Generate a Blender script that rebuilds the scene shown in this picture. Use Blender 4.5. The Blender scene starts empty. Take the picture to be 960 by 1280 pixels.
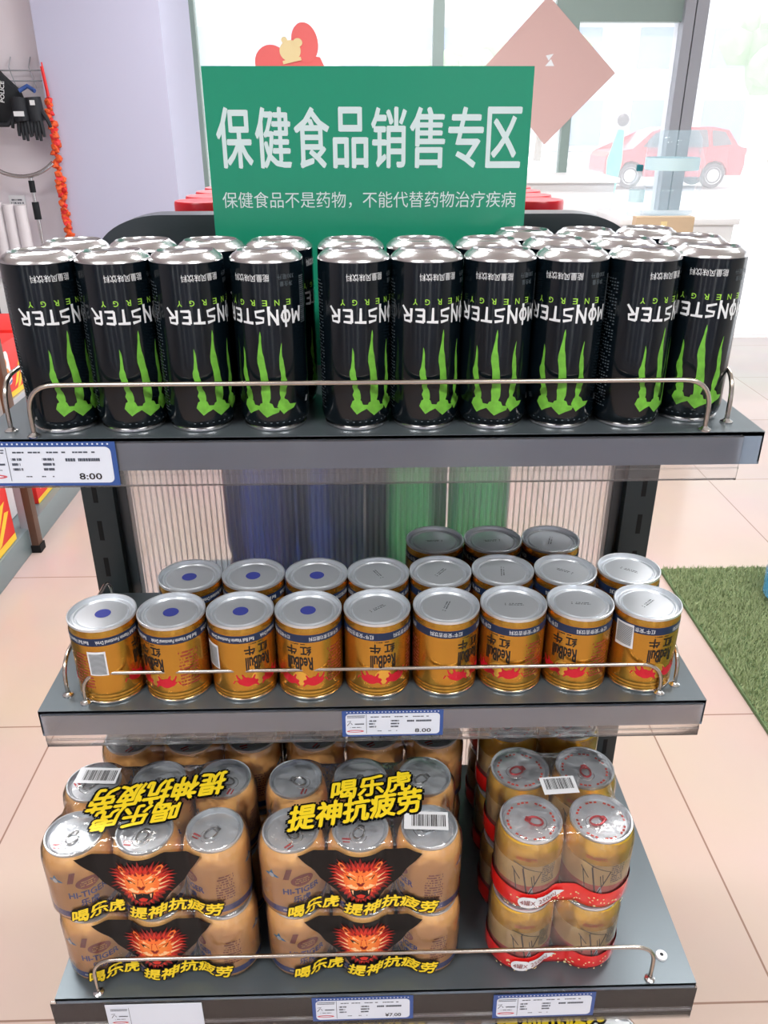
import bpy, bmesh, math, random
from mathutils import Vector, Matrix
random.seed(7)
PI = math.pi
C = bpy.context.scene.collection
sc = bpy.context.scene

# ---------------------------------------------------------------- camera
cam_d = bpy.data.cameras.new('camera'); cam = bpy.data.objects.new('camera', cam_d); C.objects.link(cam)
cam_d.sensor_fit = 'VERTICAL'; cam_d.sensor_height = 36.0; cam_d.lens = 1008.75/1280*36.0
cam_d.clip_start = 0.02; cam_d.clip_end = 300
Fw = Vector((0.022405, 0.899258, -0.436845)); Rt = Vector((0.999677, -0.025398, -0.001012)); Up = Vector((0.012005, 0.436682, 0.899536))
M3 = Matrix((Rt, Up, -Fw)).transposed()
cam.matrix_world = Matrix.Translation((0, 0, 1.485)) @ M3.to_4x4()
sc.camera = cam

# ---------------------------------------------------------------- world, lights, exposure
sc.view_settings.view_transform = 'Standard'; sc.view_settings.look = 'None'
sc.view_settings.gamma = 1.0; sc.view_settings.use_curve_mapping = False
sc.view_settings.exposure = 0.0
w = bpy.data.worlds.new('sky'); sc.world = w; w.use_nodes = True
nt = w.node_tree; bg = nt.nodes['Background']
bg.inputs[0].default_value = (0.93, 0.97, 1.0, 1); bg.inputs[1].default_value = 3.0
def light(name, kind, loc, energy, color=(1, 1, 1), size=None, rot=(0, 0, 0), sy=None):
    d = bpy.data.lights.new(name, kind); d.energy = energy; d.color = color
    if kind == 'AREA':
        d.shape = 'RECTANGLE'; d.size = size; d.size_y = sy or size
    o = bpy.data.objects.new(name, d); C.objects.link(o); o.location = loc; o.rotation_euler = rot
    return o
sun = light('sun', 'SUN', (3, 10, 8), 7.0, (1, 0.97, 0.93)); sun.data.angle = 0.02
sun.rotation_euler = Vector((0.10, -0.55, -0.83)).to_track_quat('-Z', 'Y').to_euler()
for i, (lx, ly) in enumerate(((-1.2, -0.9), (1.2, -0.9), (-1.0, 1.6), (1.3, 1.6), (0.0, 3.9))):
    light('ceiling_lamp_light', 'AREA', (lx, ly, 2.93), 46, (1, 0.98, 0.96), 1.2, (0, 0, 0), 0.3)

# ---------------------------------------------------------------- materials
def lin(c):
    return tuple(((x/255)/12.92 if x/255 <= 0.04045 else ((x/255+0.055)/1.055)**2.4) for x in c)
MATS = {}
def mat(name, rgb=(128, 128, 128), rough=0.5, metal=0.0, spec=0.5, coat=0.0, alpha=None, trans=0.0, ior=1.45, noise=None, bump=None):
    m = bpy.data.materials.new(name); m.use_nodes = True; MATS[name] = m
    n = m.node_tree.nodes; b = n['Principled BSDF']; L = m.node_tree.links
    col = lin(rgb) + (1,)
    b.inputs['Base Color'].default_value = col; b.inputs['Roughness'].default_value = rough
    b.inputs['Metallic'].default_value = metal; b.inputs['Specular IOR Level'].default_value = spec
    b.inputs['Coat Weight'].default_value = coat; b.inputs['Coat Roughness'].default_value = 0.08
    b.inputs['Transmission Weight'].default_value = trans; b.inputs['IOR'].default_value = ior
    if alpha is not None: b.inputs['Alpha'].default_value = alpha
    tc = n.new('ShaderNodeTexCoord')
    if noise:      # (scale, amount): soft variation of the material's own colour
        t = n.new('ShaderNodeTexNoise'); t.inputs['Scale'].default_value = noise[0]; t.inputs['Detail'].default_value = 4
        L.new(tc.outputs['Object'], t.inputs['Vector'])
        mx = n.new('ShaderNodeMixRGB'); mx.inputs[1].default_value = tuple(c*(1-noise[1]) for c in col[:3]) + (1,)
        mx.inputs[2].default_value = tuple(min(1, c*(1+noise[1])) for c in col[:3]) + (1,)
        L.new(t.outputs['Fac'], mx.inputs[0]); L.new(mx.outputs[0], b.inputs['Base Color'])
    if bump:       # (scale, strength, distance)
        t = n.new('ShaderNodeTexNoise'); t.inputs['Scale'].default_value = bump[0]; t.inputs['Detail'].default_value = 3
        L.new(tc.outputs['Object'], t.inputs['Vector'])
        bp = n.new('ShaderNodeBump'); bp.inputs['Strength'].default_value = bump[1]; bp.inputs['Distance'].default_value = bump[2]
        L.new(t.outputs['Fac'], bp.inputs['Height']); L.new(bp.outputs['Normal'], b.inputs['Normal'])
    return m
def film_mat(name, gloss=0.10, white=0.04, tint=(1, 1, 1), rough=0.08, bump=None, stretch=None):
    m = bpy.data.materials.new(name); m.use_nodes = True; MATS[name] = m
    n = m.node_tree.nodes; L = m.node_tree.links
    n.remove(n['Principled BSDF']); out = n['Material Output']
    tr = n.new('ShaderNodeBsdfTransparent'); tr.inputs[0].default_value = tint + (1,)
    gl = n.new('ShaderNodeBsdfGlossy'); gl.inputs['Roughness'].default_value = rough
    df = n.new('ShaderNodeBsdfTranslucent'); df.inputs[0].default_value = (0.9, 0.9, 0.92, 1)
    d2 = n.new('ShaderNodeBsdfDiffuse'); d2.inputs[0].default_value = (0.9, 0.9, 0.92, 1)
    md = n.new('ShaderNodeMixShader'); L.new(df.outputs[0], md.inputs[1]); L.new(d2.outputs[0], md.inputs[2])
    a = n.new('ShaderNodeMixShader'); a.inputs[0].default_value = white
    L.new(tr.outputs[0], a.inputs[1]); L.new(md.outputs[0], a.inputs[2])
    fr = n.new('ShaderNodeFresnel'); fr.inputs[0].default_value = 1.4
    ad = n.new('ShaderNodeMath'); ad.operation = 'ADD'; ad.inputs[1].default_value = gloss; ad.use_clamp = True
    L.new(fr.outputs[0], ad.inputs[0])
    mx = n.new('ShaderNodeMixShader'); L.new(ad.outputs[0], mx.inputs[0]); L.new(a.outputs[0], mx.inputs[1]); L.new(gl.outputs[0], mx.inputs[2])
    L.new(mx.outputs[0], out.inputs[0])
    if bump:
        tc = n.new('ShaderNodeTexCoord'); mp = n.new('ShaderNodeMapping'); mp.inputs['Scale'].default_value = stretch or (1, 1, 1)
        t = n.new('ShaderNodeTexNoise'); t.inputs['Scale'].default_value = bump[0]; t.inputs['Detail'].default_value = 4
        L.new(tc.outputs['Object'], mp.inputs[0]); L.new(mp.outputs[0], t.inputs['Vector'])
        bp = n.new('ShaderNodeBump'); bp.inputs['Strength'].default_value = bump[1]; bp.inputs['Distance'].default_value = bump[2]
        L.new(t.outputs['Fac'], bp.inputs['Height']); L.new(bp.outputs['Normal'], gl.inputs['Normal'])
        L.new(bp.outputs['Normal'], fr.inputs['Normal'])
    return m
M = MATS
mat('steel', (205, 205, 205), 0.22, 1.0)
mat('wire', (190, 182, 172), 0.25, 1.0)
mat('lid_steel', (222, 228, 234), 0.33, 0.65, bump=(60, 0.08, 0.0005))
mat('can_end', (206, 206, 208), 0.22, 1.0, bump=(30, 0.10, 0.0006))
mat('can_black', (6, 15, 21), 0.15, 0.0, 0.55)
mat('logo_green', (112, 182, 62), 0.35, 0.2, noise=(160, 0.5))
mat('print_white', (226, 230, 232), 0.4)
mat('print_grey', (84, 94, 100), 0.4)
mat('print_green', (150, 205, 70), 0.4)
mat('gold', (202, 150, 62), 0.27, 0.9, noise=(25, 0.10))
mat('gold_light', (240, 190, 84), 0.28, 0.85)
mat('navy', (22, 40, 72), 0.35)
mat('print_black', (22, 20, 22), 0.45)
mat('bull_red', (205, 26, 48), 0.35, 0.2)
mat('dot_blue', (62, 70, 150), 0.5, spec=0.3)
mat('sticker_white', (225, 228, 232), 0.5)
mat('peach', (246, 190, 112), 0.32, 0.2, noise=(30, 0.08))
mat('tiger_blue', (64, 78, 160), 0.4, 0.1)
mat('tiger_brown', (165, 70, 55), 0.4, 0.2)
mat('film_black', (8, 11, 14), 0.35, spec=0.3)
mat('print_yellow', (245, 215, 40), 0.4)
mat('flame_dark', (130, 16, 10), 0.45)
mat('flame_red', (205, 40, 24), 0.4)
mat('flame_orange', (250, 120, 50), 0.4)
mat('flame_glow', (250, 140, 62), 0.4)
mat('flame_pale', (255, 205, 150), 0.4)
mat('badge_blue', (40, 140, 190), 0.4)
mat('red_film', (225, 30, 26), 0.25, coat=0.4)
mat('beer_gold', (250, 204, 78), 0.25, 0.6)
mat('beer_cream', (240, 212, 150), 0.32, 0.1)
mat('beer_rose', (226, 104, 96), 0.35, 0.1)
mat('tab_red', (200, 60, 66), 0.35, 0.5)
mat('print_red', (205, 60, 40), 0.4)
mat('shelf_grey', (98, 108, 114), 0.36, 0.45, bump=(300, 0.05, 0.0003))
mat('shelf_face', (136, 152, 170), 0.38, 0.2)  # blue of clothes mirrored in the metal is mixed into this colour
mat('upright_black', (44, 52, 54), 0.4, 0.2)
mat('slot_black', (6, 7, 8), 0.8)
mat('cap_dark', (46, 54, 58), 0.30, 0.0, 0.7)
mat('tag_blue', (52, 84, 150), 0.4)
mat('tag_white', (218, 226, 238), 0.35)
mat('tag_ink', (70, 78, 92), 0.5)
mat('tag_red', (205, 90, 100), 0.5)
mat('sign_green', (28, 140, 108), 0.28, 0.0, 0.5)
mat('sign_text', (205, 222, 222), 0.4)
mat('wall_lavender', (190, 192, 216), 0.6)
mat('wall_pink', (228, 222, 229), 0.65)
mat('wall_white', (236, 238, 238), 0.6)
mat('ceiling_white', (238, 238, 238), 0.8)
mat('frame_grey', (172, 174, 182), 0.4, 0.3)
mat('frame_pale', (158, 176, 172), 0.4, 0.2)
mat('frame_green', (150, 168, 162), 0.4, 0.2)
mat('paper_red', (214, 178, 172), 0.6)
mat('paper_gold', (235, 215, 160), 0.6)
mat('deco_red', (236, 108, 104), 0.5)
mat('counter_white', (240, 242, 244), 0.4)
mat('box_beige', (205, 180, 150), 0.7)
mat('grass_green', (168, 182, 138), 0.9, noise=(40, 0.25))
mat('mat_back', (96, 118, 80), 0.9)
mat('tin_red', (190, 26, 40), 0.3)
mat('carton_red', (228, 44, 38), 0.4)
mat('carton_yellow', (250, 205, 50), 0.4)
mat('carton_white', (236, 236, 236), 0.4)
mat('carton_orange', (240, 140, 60), 0.4)
mat('deck_grey', (128, 146, 150), 0.35, 0.3)
mat('post_brown', (92, 66, 52), 0.45)
mat('post_light', (182, 188, 196), 0.35, 0.4)
mat('fabric_black', (26, 30, 34), 0.85)
mat('glove_black', (34, 38, 44), 0.7)
mat('flower_orange', (240, 92, 42), 0.6, noise=(60, 0.4))
mat('flower_red', (222, 50, 50), 0.6)
mat('car_red', (196, 44, 56), 0.35, coat=0.5)
mat('car_glass', (90, 84, 88), 0.15)
mat('tyre', (80, 76, 80), 0.8)
mat('asphalt', (190, 190, 192), 0.9)
mat('tree_green', (150, 178, 140), 0.9, noise=(3, 0.3))
mat('trunk_grey', (150, 140, 128), 0.9)
mat('house_pale', (215, 215, 220), 0.9)
mat('house_window', (150, 165, 190), 0.4)
mat('sign_pink', (235, 90, 90), 0.6)
mat('teal', (60, 170, 150), 0.6)
mat('bottle_blue', (58, 84, 168), 0.25, trans=0.75)
mat('bottle_navy', (26, 44, 104), 0.2)
mat('bottle_green', (92, 196, 130), 0.25, trans=0.75)
mat('label_pale', (220, 226, 235), 0.5)
mat('jug_blue', (190, 222, 235), 0.05, alpha=0.22)
mat('jug_clear', (215, 232, 240), 0.05, alpha=0.22)
mat('jug_label', (205, 232, 238), 0.4)
mat('cap_teal', (30, 110, 120), 0.4)
mat('water_blue', (70, 170, 215), 0.05, alpha=0.55)
mat('roll_white', (226, 222, 226), 0.6)
mat('lamp_housing', (235, 235, 235), 0.5)
film_mat('shrink_film', 0.07, 0.06, rough=0.12, bump=(34, 1.0, 0.007), stretch=(1, 1, 0.35))
film_mat('clear_plastic', 0.02, 0.05, rough=0.05)
film_mat('clear_panel', 0.03, 0.30, rough=0.3)
film_mat('window_glass', 0.0, 0.23, rough=0.02)
# lamp diffuser
m = bpy.data.materials.new('lamp_glow'); m.use_nodes = True; M['lamp_glow'] = m
e_ = m.node_tree.nodes.new('ShaderNodeEmission'); e_.inputs[1].default_value = 5
m.node_tree.links.new(e_.outputs[0], m.node_tree.nodes['Material Output'].inputs[0])
# floor: glossy beige tiles of 0.8 m with thin joints
m = mat('floor_tile', (206, 186, 176), 0.16, 0.0, 0.5)
n = m.node_tree.nodes; L = m.node_tree.links; b = n['Principled BSDF']
tc = n.new('ShaderNodeTexCoord'); mp = n.new('ShaderNodeMapping'); mp.inputs['Location'].default_value = (-0.765, -1.745, 0)
br = n.new('ShaderNodeTexBrick'); br.offset = 0; br.squash = 1
br.inputs['Scale'].default_value = 1; br.inputs['Brick Width'].default_value = 0.805; br.inputs['Row Height'].default_value = 0.805
br.inputs['Mortar Size'].default_value = 0.0025; br.inputs['Mortar Smooth'].default_value = 0.3
br.inputs['Color1'].default_value = lin((204, 181, 170)) + (1,); br.inputs['Color2'].default_value = lin((200, 177, 167)) + (1,)
br.inputs['Mortar'].default_value = lin((150, 120, 108)) + (1,)
no = n.new('ShaderNodeTexNoise'); no.inputs['Scale'].default_value = 1.7; no.inputs['Detail'].default_value = 5
mx = n.new('ShaderNodeMixRGB'); mx.blend_type = 'MULTIPLY'; mx.inputs[0].default_value = 0.25
L.new(tc.outputs['Object'], mp.inputs[0]); L.new(mp.outputs[0], br.inputs['Vector']); L.new(tc.outputs['Object'], no.inputs['Vector'])
L.new(br.outputs['Color'], mx.inputs[1]); L.new(no.outputs['Color'], mx.inputs[2]); L.new(mx.outputs[0], b.inputs['Base Color'])

# ---------------------------------------------------------------- mesh builder
class MB:
    def __init__(s): s.v = []; s.f = []; s.m = []; s.mats = []
    def mi(s, name):
        if name not in s.mats: s.mats.append(name)
        return s.mats.index(name)
    def add(s, vs, fs, mt):
        o = len(s.v); s.v += [tuple(p) for p in vs]; k = s.mi(mt)
        for f in fs: s.f.append([i+o for i in f]); s.m.append(k)
        return s
    def box(s, x0, x1, y0, y1, z0, z1, mt, bev=0):
        if bev:
            bm = bmesh.new(); bmesh.ops.create_cube(bm, size=1)
            for v in bm.verts: v.co = Vector(((x0+x1)/2+v.co.x*(x1-x0), (y0+y1)/2+v.co.y*(y1-y0), (z0+z1)/2+v.co.z*(z1-z0)))
            bmesh.ops.bevel(bm, geom=bm.edges[:], offset=bev, segments=2, affect='EDGES', profile=0.7)
            bm.verts.index_update(); s.add([v.co[:] for v in bm.verts], [[v.index for v in f.verts] for f in bm.faces], mt); bm.free(); return s
        vs = [(x, y, z) for z in (z0, z1) for y in (y0, y1) for x in (x0, x1)]
        return s.add(vs, [(0, 2, 3, 1), (4, 5, 7, 6), (0, 1, 5, 4), (2, 6, 7, 3), (0, 4, 6, 2), (1, 3, 7, 5)], mt)
    def lathe(s, prof, mt, seg=40, c=(0, 0, 0), cap0=False, cap1=False, axis='z'):
        vs = []; fs = []; n_ = len(prof)
        for r, z in prof:
            for i in range(seg):
                a = 2*PI*i/seg
                p = (r*math.cos(a), r*math.sin(a), z)
                if axis == 'y': p = (p[0], p[2], p[1])
                if axis == 'x': p = (p[2], p[0], p[1])
                vs.append((p[0]+c[0], p[1]+c[1], p[2]+c[2]))
        for j in range(n_-1):
            for i in range(seg):
                k = (i+1) % seg
                fs.append((j*seg+i, j*seg+k, (j+1)*seg+k, (j+1)*seg+i))
        if cap0: fs.append(tuple(range(seg-1, -1, -1)))
        if cap1: fs.append(tuple((n_-1)*seg+i for i in range(seg)))
        return s.add(vs, fs, mt)
    def tube(s, pts, r, mt, seg=10, closed=False):
        pts = [Vector(p) for p in pts]; N = len(pts); vs = []; fs = []
        t0 = (pts[1]-pts[0]).normalized(); nrm = t0.orthogonal().normalized()
        for i, p in enumerate(pts):
            a = pts[(i-1) % N] if (i > 0 or closed) else p; b_ = pts[(i+1) % N] if (i < N-1 or closed) else p
            t = (b_-a).normalized(); nrm = (nrm - t*nrm.dot(t)).normalized(); bn = t.cross(nrm)
            rr = r[i] if isinstance(r, (list, tuple)) else r
            for k in range(seg):
                an = 2*PI*k/seg; vs.append((p + (nrm*math.cos(an)+bn*math.sin(an))*rr)[:])
        for i in range(N if closed else N-1):
            j = (i+1) % N
            for k in range(seg):
                l = (k+1) % seg; fs.append((i*seg+k, i*seg+l, j*seg+l, j*seg+k))
        if not closed: fs += [tuple(range(seg-1, -1, -1)), tuple((N-1)*seg+k for k in range(seg))]
        return s.add(vs, fs, mt)
    def ball(s, c, r, mt, sx=1, sy=1, sz=1, sub=2, jit=0):
        bm = bmesh.new(); bmesh.ops.create_icosphere(bm, subdivisions=sub, radius=1)
        for v in bm.verts:
            k = 1+random.uniform(-jit, jit)
            v.co = Vector((c[0]+v.co.x*r*sx*k, c[1]+v.co.y*r*sy*k, c[2]+v.co.z*r*sz*k))
        bm.verts.index_update(); s.add([v.co[:] for v in bm.verts], [[v.index for v in f.verts] for f in bm.faces], mt); bm.free(); return s
    def flat(s, polys, mapfn, mt, step=None):
        """2-D polygons -> cut every step along u -> mapped to 3-D by mapfn"""
        for poly in polys:
            pass
        bm = bmesh.new()
        for vs, fs in polys:
            bv = [bm.verts.new((x, y, 0)) for x, y in vs]
            for f in fs:
                try: bm.faces.new([bv[i] for i in f])
                except ValueError: pass
        if step and bm.verts:
            xs = [v.co.x for v in bm.verts]; x = math.ceil(min(xs)/step)*step
            while x < max(xs):
                bmesh.ops.bisect_plane(bm, geom=bm.verts[:]+bm.edges[:]+bm.faces[:], plane_co=(x, 0, 0), plane_no=(1, 0, 0), dist=1e-7)
                x += step
        bmesh.ops.triangulate(bm, faces=[f for f in bm.faces if len(f.verts) > 4])
        bm.verts.index_update()
        s.add([mapfn(v.co.x, v.co.y) for v in bm.verts], [[v.index for v in f.verts] for f in bm.faces], mt); bm.free()
        return s
    def build(s, name, parent=None, smooth=40):
        me = bpy.data.meshes.new(name); me.from_pydata(s.v, [], s.f)
        for k in s.mats: me.materials.append(M[k])
        me.polygons.foreach_set('material_index', s.m)
        if smooth:
            me.polygons.foreach_set('use_smooth', [True]*len(me.polygons))
            try: me.set_sharp_from_angle(angle=math.radians(smooth))
            except Exception: pass
        me.update()
        o = bpy.data.objects.new(name, me); C.objects.link(o)
        if parent: o.parent = parent
        return o

def tag(o, label=None, cat=None, group=None, kind=None):
    if label: o['label'] = label
    if cat: o['category'] = cat
    if group: o['group'] = group
    if kind: o['kind'] = kind
    return o
def empty(name, loc=(0, 0, 0), rz=0):
    o = bpy.data.objects.new(name, None); C.objects.link(o); o.location = loc; o.rotation_euler = (0, 0, rz)
    o.empty_display_size = 0.02
    return o
def kids(o): return [x for x in bpy.data.objects if x.parent == o]
def copy_tree(o, parent=None):
    c = o.copy(); C.objects.link(c); c.parent = parent
    for ch in kids(o): copy_tree(ch, c)
    return c
def struct(o): o['kind'] = 'structure'; return o

# text -> flat polygons, normalised to width x height, centred on 0
_tc = {}
def raw_text(s, bold=0.0, spacing=1.0):
    key = (s, bold, spacing)
    if key in _tc: return _tc[key]
    cu = bpy.data.curves.new('t', 'FONT'); cu.body = s; cu.resolution_u = 2; cu.fill_mode = 'FRONT'; cu.offset = bold; cu.space_character = spacing
    ob = bpy.data.objects.new('t', cu); C.objects.link(ob)
    dg = bpy.context.evaluated_depsgraph_get(); dg.update()
    me = bpy.data.meshes.new_from_object(ob.evaluated_get(dg))
    vs = [(v.co.x, v.co.y) for v in me.vertices]; fs = [list(p.vertices) for p in me.polygons]
    bpy.data.objects.remove(ob); bpy.data.curves.remove(cu); bpy.data.meshes.remove(me)
    _tc[key] = (vs, fs); return _tc[key]
def text(s, wd, ht, cx=0, cy=0, bold=0.0, flip=False, shear=0.0, rot=0.0, spacing=1.0, grow=0.0):
    vs, fs = raw_text(s, bold, spacing); v0, _ = raw_text(s, 0.0 if grow else bold, spacing)
    if not vs: return ([], [])
    x0 = min(v[0] for v in v0); x1 = max(v[0] for v in v0); y0 = min(v[1] for v in v0); y1 = max(v[1] for v in v0)
    out = []
    cr, sr = math.cos(rot), math.sin(rot)
    for x, y in vs:
        u = ((x-x0)/(x1-x0)-0.5)*wd; v = ((y-y0)/(y1-y0)-0.5)*ht
        u += shear*v
        if flip: u, v = -u, -v
        u, v = u*cr-v*sr, u*sr+v*cr
        out.append((u+cx, v+cy))
    return (out, fs)
def poly(pts, cx=0, cy=0, sx=1, sy=1, flip=False, rot=0):
    k = -1 if flip else 1; cr, sr = math.cos(rot), math.sin(rot)
    q = [(k*p[0]*sx, k*p[1]*sy) for p in pts]
    return ([(a*cr-b*sr+cx, a*sr+b*cr+cy) for a, b in q], [list(range(len(pts)))])
def rect(cx, cy, wd, ht, rot=0):
    return poly([(-.5, -.5), (.5, -.5), (.5, .5), (-.5, .5)], cx, cy, wd, ht, rot=rot)
def rrect(cx, cy, wd, ht, r, n=5):
    pts = []
    for qx, qy, a0 in ((1, 1, 0), (-1, 1, 90), (-1, -1, 180), (1, -1, 270)):
        for i in range(n+1):
            a = math.radians(a0+90*i/n); pts.append((qx*(wd/2-r)+r*math.cos(a), qy*(ht/2-r)+r*math.sin(a)))
    return poly(pts, cx, cy)
def ell(cx, cy, rx, ry, n=24, rot=0): return poly([(math.cos(2*PI*i/n), math.sin(2*PI*i/n)) for i in range(n)], cx, cy, rx, ry, rot=rot)
def stroke(pts, ws):
    """ribbon along pts with widths ws"""
    L_ = []; R_ = []
    for i, (x, y) in enumerate(pts):
        a = pts[max(0, i-1)]; b_ = pts[min(len(pts)-1, i+1)]; dx, dy = b_[0]-a[0], b_[1]-a[1]; l = math.hypot(dx, dy) or 1
        nx, ny = -dy/l, dx/l; w_ = ws[i] if isinstance(ws, (list, tuple)) else ws
        L_.append((x+nx*w_/2, y+ny*w_/2)); R_.append((x-nx*w_/2, y-ny*w_/2))
    n_ = len(pts); return (L_+R_, [(i, i+1, n_+i+1, n_+i) for i in range(n_-1)])
def bold(mb, mpE, e, mt, step, s_, wd, ht, cx=0, cy=0, b=0.03, **k):
    """bold lettering: the same glyphs printed several times, a hair apart (b = share of the height)"""
    d = ht*b; N = 8 if b > .05 else 4
    for i in range(N):
        a = 2*PI*i/N+.4
        mb.flat([text(s_, wd, ht, cx+d*math.cos(a), cy+d*math.sin(a), 0.0, **k)], mpE(e+.00003*i), mt, step)
def xf(pl, fn): return ([fn(x, y) for x, y in pl[0]], pl[1])
def barcode(cx, cy, wd, ht, rot=0, seed=3):
    rnd = random.Random(seed); out = []; x = -wd/2
    while x < wd/2:
        b_ = rnd.choice((.012, .02, .032))*wd; p = rect(x+b_/2, 0, b_, ht); cr, sr = math.cos(rot), math.sin(rot)
        out.append(xf(p, lambda a, b2: (a*cr-b2*sr+cx, a*sr+b2*cr+cy))); x += b_+rnd.choice((.014, .022, .03))*wd
    return out
def scribble(cx, cy, wd, ht, rows, seed=1, fill=0.7):
    """illegible small print: short dashes"""
    rnd = random.Random(seed); out = []
    for r in range(rows):
        y = cy+ht/2-(r+.5)*ht/rows; x = cx-wd/2
        while x < cx+wd/2*0.97:
            l = rnd.uniform(.03, .08)*wd
            if rnd.random() < fill: out.append(rect(x+l/2, y, l*.85, ht/rows*.5))
            x += l
    return out
def cyl(r, off=0.0002):
    return lambda u, v: (math.sin(u/r)*(r+off), -math.cos(u/r)*(r+off), v)

# ================================================================ THE SETTING
Z1, Z2, Z3 = 1.2445, 0.956, 0.665
fl = MB().box(-5, 5, -4, 6.05, -0.1, 0, 'floor_tile').build('floor'); struct(fl)
struct(MB().box(-5, 5, -4, 6.2, 3.0, 3.1, 'ceiling_white').build('ceiling'))
struct(MB().box(-5.1, -5, -4, 6.2, 0, 3, 'wall_pink').build('wall_left'))
struct(MB().box(5, 5.1, -4, 2.2, 0, 3, 'wall_white').build('wall_right'))
rw = MB()
streak_gaps = [(-3.6, -2.9), (-1.9, -1.5), (-.55, -.35), (.5, 1.1), (2.2, 2.4), (3.2, 4.0)]  # invented gaps behind the camera, for bright vertical streaks on the cans
x = -5
for a, b_ in streak_gaps+[(5, 5)]:
    rw.box(x, a, -4.1, -4, 0, 3, 'wall_lavender'); x = b_
for a, b_ in streak_gaps: rw.box(a, b_, -4.1, -4, 2.5, 3, 'wall_lavender')
struct(rw.build('wall_rear', smooth=0))
for i, (a, b_) in enumerate(streak_gaps):
    wf = empty(f'window_{i+5}'); struct(wf)  # added unseen window, there to be mirrored as a streak in the cans
    MB().box(a, b_, -4.06, -4.05, 0, 2.5, 'window_glass').build('pane', wf)
    MB().box(a, a+.03, -4.08, -4.0, 0, 2.5, 'frame_grey').box(b_-.03, b_, -4.08, -4.0, 0, 2.5, 'frame_grey').build('window_frame', wf)
struct(MB().box(-5, -1.69, 5.0, 5.15, 0, 3, 'wall_pink').build('wall_display'))
struct(MB().box(-1.69, -1.035, 4.9, 5.75, 0, 3, 'wall_lavender').build('column_wall'))
struct(MB().box(-1.235, -1.125, 5.75, 6.05, 0, 3, 'wall_white').build('wall_reveal'))
struct(MB().box(-40, 40, -60, -4.1, -0.12, -0.02, 'asphalt').build('ground_behind'))
struct(MB().box(-30, 40, 6.2, 80, -0.12, -0.02, 'asphalt').build('ground_outside'))
# window wall at Y = 6
wf = empty('window_1'); struct(wf)
MB().box(-1.125, -1.045, 5.97, 6.07, 0, 3, 'frame_green').build('left_post', wf)
MB().box(0.467, 0.538, 5.97, 6.07, 0, 3, 'frame_pale').build('middle_post', wf)
MB().box(-1.045, 0.467, 5.97, 6.07, 2.92, 3.0, 'frame_grey').build('head_rail', wf)
MB().box(-1.045, 0.467, 6.01, 6.016, 0.0, 2.92, 'window_glass').build('pane', wf)
wf = empty('window_2'); struct(wf)
MB().box(0.538, 1.33, 5.97, 6.07, 2.92, 3.0, 'frame_grey').build('head_rail', wf)
MB().box(0.538, 1.345, 6.01, 6.016, 0.0, 2.92, 'window_glass').build('pane', wf)
d1 = empty('door_1'); struct(d1)
MB().box(1.345, 1.405, 5.97, 6.07, 0, 2.05, 'frame_green').build('stile', d1)
MB().box(1.25, 2.06, 5.972, 6.068, 2.05, 2.17, 'frame_green').build('transom_bar', d1)
MB().box(1.405, 2.06, 6.01, 6.016, 0, 2.05, 'window_glass').build('pane', d1)
MB().box(1.345, 2.06, 6.01, 6.016, 2.17, 2.92, 'window_glass').build('transom_pane', d1)
p_ = MB().box(2.06, 2.125, 5.93, 6.1, 0, 3, 'frame_grey').box(2.125, 2.133, 5.95, 6.1, 0, 3, 'upright_black').box(2.133, 2.21, 5.93, 6.1, 0, 3, 'frame_grey').build('thick_post', d1)
wf = empty('window_3'); struct(wf)
MB().box(2.21, 5.0, 5.97, 6.07, 2.92, 3.0, 'frame_grey').build('head_rail', wf)
MB().box(2.21, 5.0, 6.01, 6.016, 0.0, 2.92, 'window_glass').build('pane', wf)
wf = empty('window_4'); struct(wf)
MB().box(4.98, 5.06, 2.2, 6.0, 2.9, 3.0, 'frame_grey').build('head_rail', wf)
MB().box(5.02, 5.026, 2.2, 6.0, 0.0, 2.9, 'window_glass').build('pane', wf)
# ceiling lamps (seen only in reflections)
for i, (lx, ly) in enumerate(((-1.2, -0.9), (1.2, -0.9), (-1.0, 1.6), (1.3, 1.6), (0.0, 3.9))):
    t = empty('ceiling_lamp', (lx, ly, 2.94)); tag(t, 'long white ceiling lamp with a glowing diffuser', 'lamp', 'ceiling lamps')
    MB().box(-.64, .64, -.19, .19, .02, .06, 'lamp_housing').build('housing', t)
    MB().box(-.6, .6, -.15, .15, .005, .02, 'lamp_glow').build('diffuser', t)

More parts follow.
